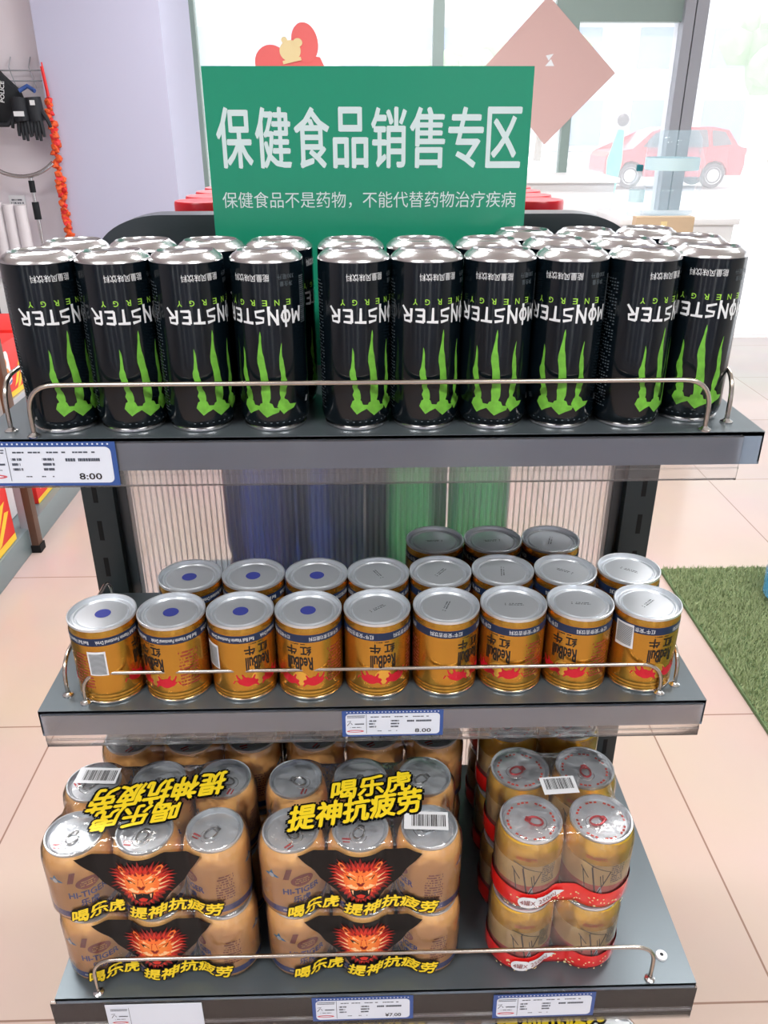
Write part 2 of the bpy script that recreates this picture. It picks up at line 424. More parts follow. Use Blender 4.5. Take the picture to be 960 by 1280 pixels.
# ================================================================ OUTSIDE
def car():
    t = empty('car', (5.72, 20.6, 0)); t.scale = (.87, .87, .87); tag(t, 'small red car parked outside, seen from its side through the glass', 'car')
    prof = [(0.0, .42), (0.02, .80), (.12, .93), (.75, 1.0), (1.25, 1.42), (1.6, 1.52), (2.9, 1.54), (3.35, 1.46), (3.62, 1.08), (3.82, 1.0), (3.86, .6), (3.8, .33),
            (3.42, .33), (3.38, .50), (3.25, .66), (3.05, .72), (2.85, .66), (2.72, .50), (2.68, .30), (1.12, .30), (1.08, .50), (.95, .66), (.75, .72), (.55, .66), (.42, .50), (.38, .33), (.1, .33)]
    n_ = len(prof); W_ = 1.62
    mb = MB(); vs = []
    for side in (0, 1):
        for x, z in prof:
            ins = max(0, z-0.95)*0.30
            vs.append((x, (W_-ins) if side else ins, z))
    fs = [(i, (i+1) % n_, n_+(i+1) % n_, n_+i) for i in range(n_)]
    mb.add(vs, fs, 'car_red')
    bm = bmesh.new(); 
    for side in (0, 1):
        bv = [bm.verts.new(vs[side*n_+i]) for i in range(n_)]; f = bm.faces.new(bv)
    bmesh.ops.triangulate(bm, faces=bm.faces[:]); bm.verts.index_update()
    mb.add([v.co[:] for v in bm.verts], [[v.index for v in f.verts] for f in bm.faces], 'car_red'); bm.free()
    mb.build('car_body', t, 25)
    def win(pts): 
        m2 = MB(); m2.flat([poly(pts)], lambda u, v: (u, (v-.95)*.30-.012, v), 'car_glass'); return m2
    win([(1.0, 1.04), (1.35, 1.38), (1.62, 1.44), (1.95, 1.46), (1.95, 1.04)]).build('side_window', t)
    win([(2.03, 1.04), (2.03, 1.46), (2.75, 1.47), (2.82, 1.04)]).build('side_window', t)
    win([(2.92, 1.06), (2.88, 1.46), (3.25, 1.42), (3.45, 1.10)]).build('side_window', t)
    MB().box(3.78, 3.9, .1, .4, .85, 1.02, 'sign_pink').build('tail_lamp', t)
    for x in (.75, 3.05):
        for y in (.02, W_-.22):
            wl = MB().lathe([(.16, -.0), (.30, -.0), (.33, .04), (.33, .17), (.30, .2)], 'tyre', 28, (x, y, .33), axis='y').build('wheel', t)
            MB().lathe([(.22, 0), (.20, .015), (.05, .03), (0.001, .0)], 'steel', 20, (x, y-.01, .33), axis='y').build('hub_cap', wl)
car()
def tree(x, y, h, s, lab):
    t = empty('street_tree', (x, y, -.02)); tag(t, lab, 'tree', 'trees across the street')
    MB().tube([(0, 0, 0), (.05, 0, h*.3), (0, .05, h*.6)], [.16, .12, .08], 'trunk_grey').build('trunk', t)
    mb = MB()
    for k in range(26):
        a = random.uniform(0, 6.28); q = random.random()**.5*s
        mb.ball((q*math.cos(a), q*math.sin(a), h*.62+random.uniform(-.25, .45)*s), s*random.uniform(.22, .42), 'tree_green', sub=2, jit=.12)
    mb.build('crown', t)
tree(3.4, 30, 4.2, 1.6, 'pale green street tree beyond the glass, nearest the hanging diamond paper')
tree(7.2, 36, 5.0, 1.8, 'pale green street tree behind the water jug, across the street')
tree(16.0, 34, 6.0, 2.2, 'pale green street tree to the right of the red car')
t = empty('street_building', (0, 46, 0)); tag(t, 'pale building across the street washed out by daylight', 'building')
MB().box(-14, 26, 0, 5, 0, 9, 'house_pale').build('wall', t)
for i in range(10):
    MB().box(-12+i*3.7, -10.2+i*3.7, -.06, .02, 3.8, 5.6, 'house_window').build('window', t)
for i in range(10):
    MB().box(-12+i*3.7, -9.8+i*3.7, -.06, .02, .3, 2.4, 'house_window').build('shop_window', t)
t = empty('shop_signboard', (6.2, 33, 0)); tag(t, 'faded pink signboard on legs seen through the glass door', 'sign')
MB().box(-.9, .9, -.03, .03, 2.1, 2.85, 'sign_pink').build('board', t)
MB().box(-.8, -.72, -.03, .03, 0, 2.1, 'frame_grey').build('leg', t); MB().box(.72, .8, -.03, .03, 0, 2.1, 'frame_grey').build('leg', t)
t = empty('teal_post', (5.35, 18.6, 0)); tag(t, 'slim teal post with a dark round top outside the glass', 'post')
MB().tube([(0, 0, 0), (.03, 0, .7), (.10, 0, 1.3)], [.10, .16, .07], 'teal').build('post_body', t)
MB().ball((.12, 0, 1.48), .13, 'tyre', sub=2).build('round_top', t)

# ================================================================ ON AND BY THE WINDOW
# diamond paper hanging flat on the glass
mb = MB()
c0 = [(1.19, 2.19), (1.665, 1.76), (1.235, 1.335), (0.80, 1.79)]
n_ = len(c0)
mb.add([(x, 5.962, z) for x, z in c0]+[(x, 5.966, z) for x, z in c0], [(0, 1, 2, 3), (7, 6, 5, 4)]+[(i, i+4, (i+1) % 4+4, (i+1) % 4) for i in range(4)], 'paper_red')
o = mb.build('diamond_paper', smooth=0); tag(o, 'faded pink diamond paper stuck on the window behind the green sign', 'paper decoration')
mb = MB().flat([poly([(1.22, 1.83), (1.25, 1.87), (1.20, 1.86)]), poly([(1.20, 1.80), (1.26, 1.80), (1.235, 1.84)])], lambda u, v: (u, 5.9605, v), 'counter_white')
mb.build('cut_out', o)
# round red new-year sticker with gold middle
t = empty('window_sticker', (0, 5.955, 0)); tag(t, 'red round-lobed festive sticker with gold middle on the window glass', 'sticker')
def disc_xy(polys, mt, y0, name):
    m2 = MB()
    for vs, fs in polys:
        k = len(vs); m2.add([(x, y0, z) for x, z in vs]+[(x, y0+.003, z) for x, z in vs], [list(range(k)), list(range(2*k-1, k-1, -1))]+[(i, (i+1) % k, k+(i+1) % k, k+i) for i in range(k)], mt)
    return m2.build(name, t, 0)
disc_xy([ell(-.575, 1.82, .105, .10)], 'deco_red', 0, 'left_lobe')
disc_xy([ell(-.355, 1.93, .085, .115, rot=.2)], 'deco_red', .001, 'right_lobe')
disc_xy([ell(-.42, 1.80, .15, .075)], 'deco_red', .004, 'lower_lobe')
disc_xy([poly([(-.33, 1.86), (-.26, 1.85), (-.215, 1.76), (-.25, 1.755), (-.30, 1.80)])], 'deco_red', .008, 'tail')
disc_xy([ell(-.45, 1.885, .068, .06)], 'paper_gold', -.004, 'gold_middle')
disc_xy([ell(-.485, 1.945, .02, .018)], 'paper_gold', -.006, 'gold_knob')
disc_xy([ell(-.40, 1.93, .03, .025)], 'paper_gold', -.008, 'gold_knob')
disc_xy([rect(-.44, 1.83, .12, .02, .2)], 'paper_gold', -.007, 'gold_ribbon')

# white counter in front of the window with jug, bottle
t = empty('white_counter', (0, 0, 0)); tag(t, 'white counter cabinet standing in front of the shop window', 'counter')
MB().box(.62, 1.45, 4.95, 5.4, 0, 1.16, 'counter_white', .006).build('body', t)
MB().box(.60, 1.47, 4.92, 5.42, 1.16, 1.19, 'counter_white', .006).build('top_board', t)
t = empty('white_side_cabinet', (0, 0, 0)); tag(t, 'low white cabinet carrying the water jug by the window', 'cabinet')
MB().box(1.36, 1.95, 4.42, 4.85, 0, .99, 'counter_white', .006).build('body', t)
MB().box(1.34, 1.97, 4.40, 4.87, .99, 1.02, 'counter_white', .006).build('top_board', t)
t = empty('water_jug', (1.64, 4.6, 1.022)); tag(t, 'large clear blue water jug standing on the white cabinet near the door', 'water jug')
MB().lathe([(.11, 0), (.135, .015), (.138, .12), (.13, .14), (.138, .16), (.138, .26), (.13, .28), (.138, .30), (.138, .37), (.12, .40), (.105, .415)], 'jug_blue', 40, cap0=True, cap1=True).build('jug_body', t)
MB().lathe([(.1392, .225), (.1392, .285)], 'jug_label', 40).build('label_band', t)
MB().tube([(.10, -.10, .05), (.12, -.115, .14), (.12, -.115, .26), (.10, -.10, .33)], .012, 'jug_clear').build('handle', t)
t = empty('water_bottle', (1.455, 4.55, 1.022)); tag(t, 'clear water bottle with a teal cap left of the large jug', 'bottle')
MB().lathe([(.034, 0), (.04, .01), (.04, .08), (.037, .09), (.04, .10), (.04, .16), (.016, .21), (.014, .225)], 'jug_clear', 24, cap0=True, cap1=True).build('bottle_body', t)
MB().lathe([(.018, .222), (.018, .25), (.014, .253)], 'cap_teal', 20, cap1=True).build('bottle_cap', t)
MB().lathe([(.0405, .07), (.0405, .13)], 'jug_label', 24).build('bottle_label', t)
t = empty('beige_carton', (1.43, 4.05, 0)); tag(t, 'slim beige carton standing upright in front of the water jug', 'box')
MB().box(-.13, .15, -.03, .03, 0, 1.07, 'box_beige', .003).build('carton_body', t)
MB().box(-.01, .02, -.0312, -.0300, .2, 1.05, 'paper_gold').build('tape', t)

# artificial grass mat
gm = MB().box(1.07, 4.0, -.5, 2.53, 0.001, 0.012, 'mat_back').build('grass_mat')
tag(gm, 'green artificial grass mat lying on the tiled floor', 'mat')
bl = MB(); vs = []; fs = []
rnd = random.Random(5)
for k in range(60000):
    x = rnd.uniform(1.075, 1.75); y = rnd.uniform(1.15, 2.525); a = rnd.uniform(0, 6.28); h = rnd.uniform(.010, .020); w_ = .0022
    lx, ly = rnd.uniform(-.008, .008), rnd.uniform(-.008, .008); o_ = len(vs)
    vs += [(x-w_*math.cos(a), y-w_*math.sin(a), .012), (x+w_*math.cos(a), y+w_*math.sin(a), .012), (x+lx, y+ly, .012+h)]
    fs.append((o_, o_+1, o_+2))
bl.add(vs, fs, 'grass_green'); o = bl.build('grass_blades', gm, 0); o['kind'] = 'stuff'
# blue water bottle at the right edge on the mat
t = empty('large_water_bottle', (1.46, 2.28, .024)); tag(t, 'blue tinted large water bottle standing on the green mat', 'bottle')
MB().lathe([(.09, 0), (.12, .02), (.125, .10), (.118, .115), (.125, .13), (.125, .22), (.118, .235), (.125, .25), (.115, .32), (.05, .38), (.035, .39)], 'water_blue', 32, cap0=True, cap1=True).build('bottle_body', t)
MB().lathe([(.036, .39), (.036, .42), (.03, .425)], 'cap_teal', 20, cap1=True).build('bottle_cap', t)

# ================================================================ LEFT SIDE
# goods hanging on the display wall
t = empty('wire_rack', (0, 0, 0)); tag(t, 'thin grey wire rack fixed high on the wall at left', 'rack')
mb = MB()
for z in (1.725, 1.675): mb.tube([(-2.6, 4.93, z), (-1.665, 4.93, z)], .004, 'frame_grey', 6)
for k in range(9): mb.tube([(-2.5+k*.105, 4.99, 1.79), (-2.5+k*.105, 4.94, 1.74), (-2.47+k*.105, 4.925, 1.64)], .003, 'frame_grey', 6)
mb.build('wires', t)
t = empty('peaked_hat', (-1.925, 4.86, 1.63)); tag(t, 'black peaked cap with white lettering hanging from the wire rack', 'cap')
mb = MB(); vs = []
out_ = [(-.02, .15), (.05, .07), (.12, .0), (.135, -.05), (.12, -.11), (.07, -.16), (-.01, -.175), (-.1, -.15), (-.15, -.06), (-.13, .05), (-.08, .13)]
for s_, yy in ((1, -.02), (.93, -.045), (.6, -.065)):
    vs += [(x*s_, yy, z*s_) for x, z in out_]
k = len(out_); fs = [(j*k+i, j*k+(i+1) % k, (j+1)*k+(i+1) % k, (j+1)*k+i) for j in range(2) for i in range(k)]+[tuple(range(2*k, 3*k))]
mb.add(vs+[(x, .02, z) for x, z in out_], fs+[(i, (i+1) % k, 3*k+(i+1) % k, 3*k+i) for i in range(k)]+[tuple(range(4*k-1, 3*k-1, -1))], 'fabric_black').build('crown', t)
MB().tube([(.12, -.05, -.10), (.05, -.06, -.165), (-.05, -.06, -.165)], .012, 'glove_black').build('peak', t)
MB().flat([text('POLICE', .10, .022, .055, -.01, .02, rot=math.radians(80))], lambda u, v: (u, -.068, v), 'print_white').build('lettering', t)
t = empty('black_gloves', (-1.745, 4.80, 1.5)); t.scale = (.82, .9, .95); tag(t, 'pair of black gloves hanging fingers down beside the cap', 'gloves')
mb = MB()
mb.tube([(-.055, 0, .10), (-.06, 0, .02), (-.055, 0, -.02)], [.05, .052, .045], 'glove_black', 12)
mb.tube([(.02, .02, .10), (.025, .02, .02), (.03, .02, -.02)], [.05, .052, .045], 'glove_black', 12)
for bx in (-.055, .03):
    for q, (dx, ln) in enumerate(((-.036, .055), (-.013, .075), (.010, .08), (.033, .06))):
        mb.tube([(bx+dx*.8, 0, -.01), (bx+dx, -.004, -.03-ln*.6), (bx+dx*1.1, -.004, -.04-ln)], [.014, .013, .009], 'glove_black', 8)
mb.tube([(.07, .01, .03), (.10, .0, -.01), (.115, 0, -.05)], [.016, .014, .010], 'glove_black', 8)
mb.tube([(-.10, 0, .03), (-.125, 0, -.02), (-.13, 0, -.055)], [.016, .014, .010], 'glove_black', 8)
mb.build('glove_pair', t)
MB().box(-.085, -.02, -.058, -.054, .005, .03, 'print_white').build('cuff_label', t)
MB().box(.02, .05, -.036, -.032, .06, .085, 'print_white').build('size_tag', t)
MB().tube([(-.05, 0, .13), (0, .02, .155), (.05, 0, .13)], .012, 'tag_blue').build('blue_loop', t)
t = empty('restraint_fork', (-1.85, 4.80, 0)); tag(t, 'long pole with curved steel fork and black grips hanging on the wall', 'security fork')
mb = MB(); pts = [(.26*math.sin(a)+.0, 0, 1.47-.26*math.cos(a)*1.0) for a in [math.radians(q) for q in range(-85, 46, 8)]]
mb.tube(pts, .011, 'steel', 10).build('fork_arc', t)
MB().tube([(.045, 0, 1.205), (.05, 0, .72)], .010, 'steel', 10).build('pole', t)
MB().tube([(.045, 0, 1.19), (.045, 0, 1.13)], .016, 'fabric_black', 10).build('grip', t)
MB().tube([(.046, 0, 1.08), (.047, 0, .99)], .019, 'fabric_black', 10).build('grip', t)
t = empty('flower_garland', (-1.67, 4.875, 0)); tag(t, 'orange and red flower garland hanging down the corner of the column', 'garland')
MB().tube([(0, 0, 1.76), (0, 0, .7)], .004, 'flower_red', 6).build('cord', t)
fo = MB()
for k in range(90):
    z = 1.58-.0098*k; fo.ball((random.uniform(-.016, .016), random.uniform(-.012, .006), z), random.uniform(.012, .023), 'flower_orange' if k % 3 else 'flower_red', sub=1, jit=.3)
fo.build('blossoms', t, 0)
MB().tube([(0, -.01, 1.74), (.01, -.01, 1.6)], .009, 'flower_red', 6).build('tassel', t)
for i, (x, z) in enumerate(((-2.02, 1.0), (-1.955, .99), (-1.89, .985))):
    o = MB().lathe([(.008, 0), (.032, 0), (.032, .42), (.008, .42)], 'roll_white', 20, (x, 4.8, z-.42+.08)).build('paper_roll')
    tag(o, ('leftmost', 'middle', 'right')[i]+' one of three pale rolls standing below the hanging pole fork', 'roll', 'pale rolls by the wall')
o = MB().box(-2.2, -1.80, 4.68, 4.95, 0, .65, 'counter_white', .01).build('roll_stand'); tag(o, 'white low stand under the pale rolls at the wall', 'stand')
o = MB().box(-2.02, -1.93, 4.985, 4.995, 1.02, 1.10, 'sticker_white').flat(scribble(-1.975, 1.06, .07, .05, 3, 8), lambda u, v: (u, 4.984, v), 'tag_ink').build('wall_note')
tag(o, 'small white notice stuck on the wall at the left edge', 'notice')

# left gondola with red cartons
t = empty('side_shelf_unit', (0, 0, 0)); tag(t, 'grey shelf unit along the left wall carrying red cartons', 'shelf unit')
MB().box(-1.85, -1.275, .3, 4.2, .0, .10, 'deck_grey', .004).build('base_deck', t)
MB().box(-1.85, -1.30, .3, 4.2, .52, .555, 'post_light', .003).build('middle_shelf', t)
MB().box(-1.88, -1.85, .3, 4.2, 0, .9, 'upright_black').build('back_board', t)
for y in (1.3, 2.76, 4.1):
    p = MB().box(-1.272, -1.245, y-.02, y+.02, 0.02, .9, 'post_brown', .002).box(-1.30, -1.272, y-.018, y+.018, .0, .9, 'post_light').build('post', t)
    MB().box(-1.276, -1.240, y-.024, y+.024, 0, .03, 'slot_black').build('foot', p)
def carton(loc, dims, lab, front=True):
    t = empty('red_carton', loc); tag(t, lab, 'carton', 'red cartons on the side shelf unit')
    w_, d_, h_ = dims
    MB().box(-w_, 0, 0, d_, 0, h_, 'carton_red', .003).build('carton_body', t)
    f = MB(); mp_ = lambda u, v: (.0006, u, v)
    f.flat([rrect(d_*.30, h_*.55, d_*.42, h_*.62, .02)], mp_, 'carton_white')
    mp2 = lambda u, v: (.0010, u, v)
    f.flat([ell(d_*.30, h_*.66, d_*.13, h_*.14), ell(d_*.32, h_*.45, d_*.15, h_*.13)], mp2, 'carton_orange')
    f.flat([poly([(d_*.55, h_*.15), (d_*.66, h_*.2), (d_*.92, h_*.62), (d_*.80, h_*.60)]), poly([(d_*.62, h_*.1), (d_*.72, h_*.12), (d_*.96, h_*.45), (d_*.88, h_*.48)]), rect(d_*.5, h_*.05, d_, h_*.1)], mp_, 'carton_yellow')
    f.flat([stroke([(d_*.12, h_*.28), (d_*.3, h_*.22), (d_*.5, h_*.30)], .008)], mp2, 'tag_blue')
    f.build('printed_front', t, 0)
    # the end that faces the aisle's near side
    g = MB(); mp3 = lambda u, v: (-w_+u, -.0006, v)
    g.flat([poly([(w_*.1, h_*.1), (w_*.9, h_*.5), (w_*.9, h_*.75), (w_*.1, h_*.35)])], mp3, 'carton_yellow').build('printed_end', t, 0)
carton((-1.285, 2.24, .102), (.35, .42, .27), 'large red carton with yellow slash, nearest on the base deck at left')
carton((-1.31, 2.96, .102), (.30, .33, .20), 'red carton beyond the brown post on the base deck')
carton((-1.32, 3.42, .102), (.30, .33, .20), 'farthest red carton on the base deck of the side unit')
carton((-1.31, 2.45, .557), (.30, .30, .20), 'nearest red carton on the middle shelf of the side unit')
carton((-1.31, 2.80, .557), (.30, .30, .20), 'middle red carton on the middle shelf of the side unit')
carton((-1.31, 3.15, .557), (.30, .30, .20), 'farthest red carton on the middle shelf of the side unit')
o = MB().box(-1.70, -1.36, 2.70, 2.90, .102, .30, 'roll_white', .01).build('grey_package'); tag(o, 'pale grey package between two red cartons behind the brown post', 'package')

# ================================================================ THE DISPLAY UNIT
XL, XR = -.329, .343
Y1, Y3 = .644, .541
YB = .868
unit = empty('display_shelf_unit', (0, 0, 0)); tag(unit, 'dark metal double-sided display shelf unit holding the canned drinks', 'shelf unit')
for x0, x1, s_ in ((XL-.004, XL+.033, 1), (XR-.033, XR+.004, -1)):
    up = MB().box(x0, x1, YB, YB+.03, .0, 1.36, 'upright_black', .0015)
    xi = x1 if s_ > 0 else x0
    up.box(min(xi, xi+s_*.012), max(xi, xi+s_*.012), YB+.012, YB+.03, 0, 1.36, 'cap_dark')
    u_ = up.build('upright', unit)
    sl = MB(); z = .08
    while z < 1.34:
        xm = (x0+x1)/2-s_*.003; sl.box(xm-.0028, xm+.0028, YB-.0004, YB+.003, z, z+.026, 'slot_black'); z += .05
    sl.build('slots', u_)
MB().box(XL+.02, XR-.02, YB-.02, .93, 0.0, .10, 'upright_black').box(XL, XR, Y3-.02, YB-.02, 0, .12, 'shelf_grey').build('base', unit)
# ribbed clear back panel: sheet with fine vertical flutes
pn = MB()
nx = 168; vs = []; fs = []
for i in range(nx+1):
    x = XL+.045+(XR-XL-.09)*i/nx; y = YB+.016+(0.0016 if i % 2 else 0)
    vs += [(x, y, .15), (x, y, 1.30)]
for i in range(nx): fs.append((2*i, 2*i+2, 2*i+3, 2*i+1))
pn.add(vs, fs, 'clear_panel')
pn.build('back_panel', unit, 0)
# flutes
fm = MB()
for i in range(85):
    x = XL+.045+(XR-XL-.09)*i/84; fm.box(x-.0006, x+.0006, YB+.0135, YB+.016, .15, 1.30, 'clear_panel')
fm.build('back_panel_flutes', unit, 0)
# rounded dark header
hd = MB(); pts = []
hx0, hx1, hz = -.291, .303, 1.3935
for i in range(13):
    a = PI-PI/2*i/12; pts.append((hx0+.075+.075*math.cos(a), hz-.045+.045*math.sin(a)))
for i in range(13):
    a = PI/2-PI/2*i/12; pts.append((hx1-.075+.075*math.cos(a), hz-.045+.045*math.sin(a)))
pts += [(hx1, 1.1), (hx0, 1.1)]
k = len(pts)
hd.add([(x, .925, z) for x, z in pts]+[(x, .965, z) for x, z in pts], [list(range(k)), list(range(2*k-1, k-1, -1))]+[(i, k+i, k+(i+1) % k, (i+1) % k) for i in range(k)], 'cap_dark')
hd.build('header', unit, 30)
def shelf(y0, z, front_h, strip_l, strip_r, strip_b, name='shelf'):
    s_ = MB().box(XL, XR, y0, YB-.001, z-.004, z, 'shelf_grey').box(XL, XR, y0, y0+.0015, z-front_h, z-.0005, 'shelf_face').box(XL, XR, y0+.001, y0+.02, z-front_h, z-front_h+.0015, 'shelf_face')
    for x0, x1 in ((XL, XL+.0015), (XR-.0015, XR)):
        s_.box(x0, x1, y0, YB, z-.028, z-.0005, 'shelf_grey')
    sh = s_.build(name, unit, 0)
    ch = MB(); x0, x1 = strip_l, strip_r; yy = y0-.003
    ch.box(x0, x1, yy-.0008, yy, z-strip_b, z-.003, 'clear_plastic').box(x0, x1, yy, y0, z-strip_b, z-strip_b+.001, 'clear_plastic').box(x0, x1, yy, y0, z-.004, z-.003, 'clear_plastic')
    ch.tube([(x0, yy-.001, z-front_h-.002), (x1, yy-.001, z-front_h-.002)], .0009, 'clear_plastic', 6)
    ch.build('price_channel', sh, 0)
    return sh
sh1 = shelf(Y1, Z1, .0300, XL+.0, .324, .0435)
sh2 = shelf(Y1, Z2, .0310, XL+.004, .339, .0420)
sh3 = shelf(Y3, Z3, .0360, XL-.004, .343, .0540)
sh4 = shelf(Y3, .315, .0360, XL, .343, .0540)
# rear-side shelves (seen through the ribbed panel)
for z in (1.24, .76):
    MB().box(XL, XR, .97, 1.30, z-.02, z, 'shelf_grey').build('rear_shelf', unit, 0)
MB().box(XL, XR, 1.29, 1.31, 1.22, 1.25, 'shelf_face').build('rear_lip', unit, 0)
def bend(a, c_, b_, r, n=7):
    """points of a rounded corner at c between a and b"""
    a, c_, b_ = Vector(a), Vector(c_), Vector(b_); d1_ = (a-c_).normalized(); d2_ = (b_-c_).normalized()
    p0 = c_+d1_*r; p1 = c_+d2_*r; return [((1-t)**2*p0+2*t*(1-t)*c_+t*t*p1) for t in [i/n for i in range(n+1)]]
def guard(z, y, xa, xb, h, parent):
    pts = [(xa, y, z)]+bend((xa, y, z), (xa, y, z+h), (xb, y, z+h), .026)+bend((xa, y, z+h), (xb, y, z+h), (xb, y, z), .026)+[(xb, y, z)]
    g = MB().tube(pts, .0021, 'wire', 10).build('front_wire_guard', parent)
    for x in (xa, xb): MB().lathe([(.0055, 0), (.0055, .0015), (.003, .003), (.0022, .004)], 'steel', 16, (x, y, z), cap0=True).build('foot_collar', g)
def side_guard(z, x, ya, yb, h, parent):
    pts = [(x, ya, z)]+bend((x, ya, z), (x, ya, z+h), (x, yb, z+h), .026)+bend((x, ya, z+h), (x, yb, z+h), (x, yb, z), .026)+[(x, yb, z)]
    g = MB().tube(pts, .0021, 'wire', 10).build('side_wire_guard', parent)
    for y in (ya, yb): MB().lathe([(.0055, 0), (.0055, .0015), (.003, .003), (.0022, .004)], 'steel', 16, (x, y, z), cap0=True).build('foot_collar', g)
guard(Z1, .6485, -.279, .292, .045, sh1)
side_guard(Z1, .319, .668, .84, .045, sh1); side_guard(Z1, -.3035, .662, .84, .045, sh1)
guard(Z2, .6560, -.2845, .298, .037, sh2)
side_guard(Z2, .3185, .669, .84, .040, sh2); side_guard(Z2, -.3065, .669, .84, .040, sh2)
guard(Z3, .5465, -.285, .295, .052, sh3)
MB().lathe([(.002, .003), (.0028, .0032), (.006, .0025), (.0062, 0)], 'counter_white', 18, (.316, .572, Z3)).build('bolt_cap', sh3)

# green sign board
sg = empty('green_sign_board', (0, .86, 0)); tag(sg, 'green sign board with white lettering standing behind the black cans', 'sign')
MB().box(-.1485, .1635, 0, .003, Z1+.001, 1.5305, 'sign_green').build('board', sg, 0)
sy = lambda u, v: (u, -.0004, v)
big = '保健食品销售专区'; bw = .298/8
mbt = MB()
for i, chh in enumerate(big):
    bold(mbt, lambda e: (lambda u, v: (u, -e, v)), .0003, 'sign_text', None, chh, bw*.88, .0525, -.141+bw*(i+.5), 1.4695, .016)
mbt.build('headline_lettering', sg, 0)
MB().flat([text('保健食品不是药物，不能代替药物治疗疾病', .292, .0155, .0075, 1.4135, 0)], sy, 'sign_text').build('small_lettering', sg, 0)
MB().box(-.03, .045, -.012, .02, Z1+.0005, Z1+.004, 'clear_plastic').build('stand_foot', sg, 0)

# ---------------------------------------------------------------- price tags
def price_tag(cx, z, y, w_, h_, price, lab, plain=False, rot=0):
    t = empty('price_tag', (cx, y, z)); t.rotation_euler = (0, rot, 0); tag(t, lab, 'price tag', 'price tags on the shelf fronts')
    MB().box(-w_/2, w_/2, 0, .0006, -h_/2, h_/2, 'tag_white' if plain else 'tag_blue').build('card', t, 0)
    f = MB(); P = lambda e: (lambda u, v: (u, -e, v))
    f.flat([rrect(0, -h_*.02, w_*.93, h_*.82, h_*.12)], P(.0003), 'tag_white')
    x0 = -w_/2
    f.flat([rect(x0+w_*.24, 0, w_*.004, h_*.76)], P(.0005), 'tag_ink')
    f.flat(scribble(x0+w_*.135, h_*.29, w_*.17, h_*.12, 2, 4, .95)+scribble(x0+w_*.17, 0, w_*.09, h_*.09, 1, 9, .95)+scribble(x0+w_*.13, -h_*.13, w_*.17, h_*.06, 1, 5, .6), P(.0005), 'tag_ink')
    f.flat([stroke([(x0+w_*.05, -h_*.06), (x0+w_*.08, h_*.08), (x0+w_*.10, -h_*.02)], w_*.008), stroke([(x0+w_*.05, h_*.10), (x0+w_*.09, h_*.12)], w_*.006)], P(.0005), 'tag_ink')
    f.flat([ell(x0+w_*.13, -h_*.28, w_*.085, h_*.05)]+[], P(.0005), 'tag_red')
    f.flat([ell(x0+w_*.13, -h_*.28, w_*.06, h_*.02)], P(.0006), 'tag_white')
    if not plain:
        f.flat(scribble(x0+w_*.56, h_*.27, w_*.56, h_*.07, 1, 12, .75)+scribble(x0+w_*.30, 0, w_*.07, h_*.34, 3, 13, .8)+scribble(x0+w_*.52, 0, w_*.08, h_*.34, 3, 14, .8)
               +scribble(x0+w_*.76, h_*.10, w_*.24, h_*.14, 1, 15, .95)+scribble(x0+w_*.44, -h_*.28, w_*.3, h_*.05, 1, 16, .35), P(.0005), 'tag_ink')
        if price: f.flat([text(price, w_*.16, h_*.15, x0+w_*.80, -h_*.28, .012)], P(.0006), 'print_black')
        f.flat([rect(x0+w_*(.05+.9*i/26), h_*.455, w_*.012, h_*.035) for i in range(27)], P(.0004), 'tag_white')
    f.build('printed_face', t, 0)
price_tag(-.270, 1.2235, Y1-.0052, .120, .040, '8:00', 'large white and blue price tag at the left end of the top shelf', rot=math.radians(.3))
price_tag(.0245, .9375, Y1-.0050, .102, .0325, '8.00', 'white and blue price tag on the middle shelf front')
price_tag(-.227, .6420, Y3-.0050, .100, .036, '', 'plain pale price tag at the left of the third shelf front', True)
price_tag(-.0095, .6440, Y3-.0050, .106, .038, '¥7.00', 'white and blue price tag under the middle tiger pack', rot=math.radians(-.3))
price_tag(.182, .6415, Y3-.0050, .108, .038, '', 'white and blue price tag under the red four-can packs', rot=math.radians(-.6))

# ================================================================ BLACK ENERGY DRINK CANS (upside down)
RM, HM = .0297, .1465
def claw(cx, top, bot, wmax, foot, seed, lean=0.0):
    rnd = random.Random(seed); pts = []; N = 16; Ls = []; Rs = []
    for i in range(N+1):
        t_ = i/N; z = top+(bot-top)*t_
        x = cx+lean*(t_-.5)+.0009*math.sin(t_*9+seed)
        wd = wmax*(.06+.94*min(1, t_*1.9)**.8)*(.82+.18*math.sin(t_*17+seed))/2
        if i == 0: wd = .0001
        j = rnd.uniform(-.0009, .0009)*t_ if 0 < i < N-1 else 0
        Ls.append((x-wd-j, z)); Rs.append((x+wd+(rnd.uniform(-.0009, .0009)*t_ if i else 0), z))
    n_ = N+1
    strip = (Ls+Rs, [(i, i+1, n_+i+1, n_+i) for i in range(N)])
    xb = cx+lean*.5
    ft = poly([(xb-wmax*.62, bot+.008), (xb-wmax*.9, bot+.003), (xb-wmax*.45, bot-.001), (xb-.0005, bot-.004), (xb+wmax*.5, bot-.0015), (xb+wmax*.8+foot*.5, bot+.0005), (xb+wmax*.6+foot, bot+.004), (xb+wmax*.5+foot*.3, bot+.0045), (xb+wmax*.55, bot+.008), (xb, bot+.010)])
    return [strip, ft]
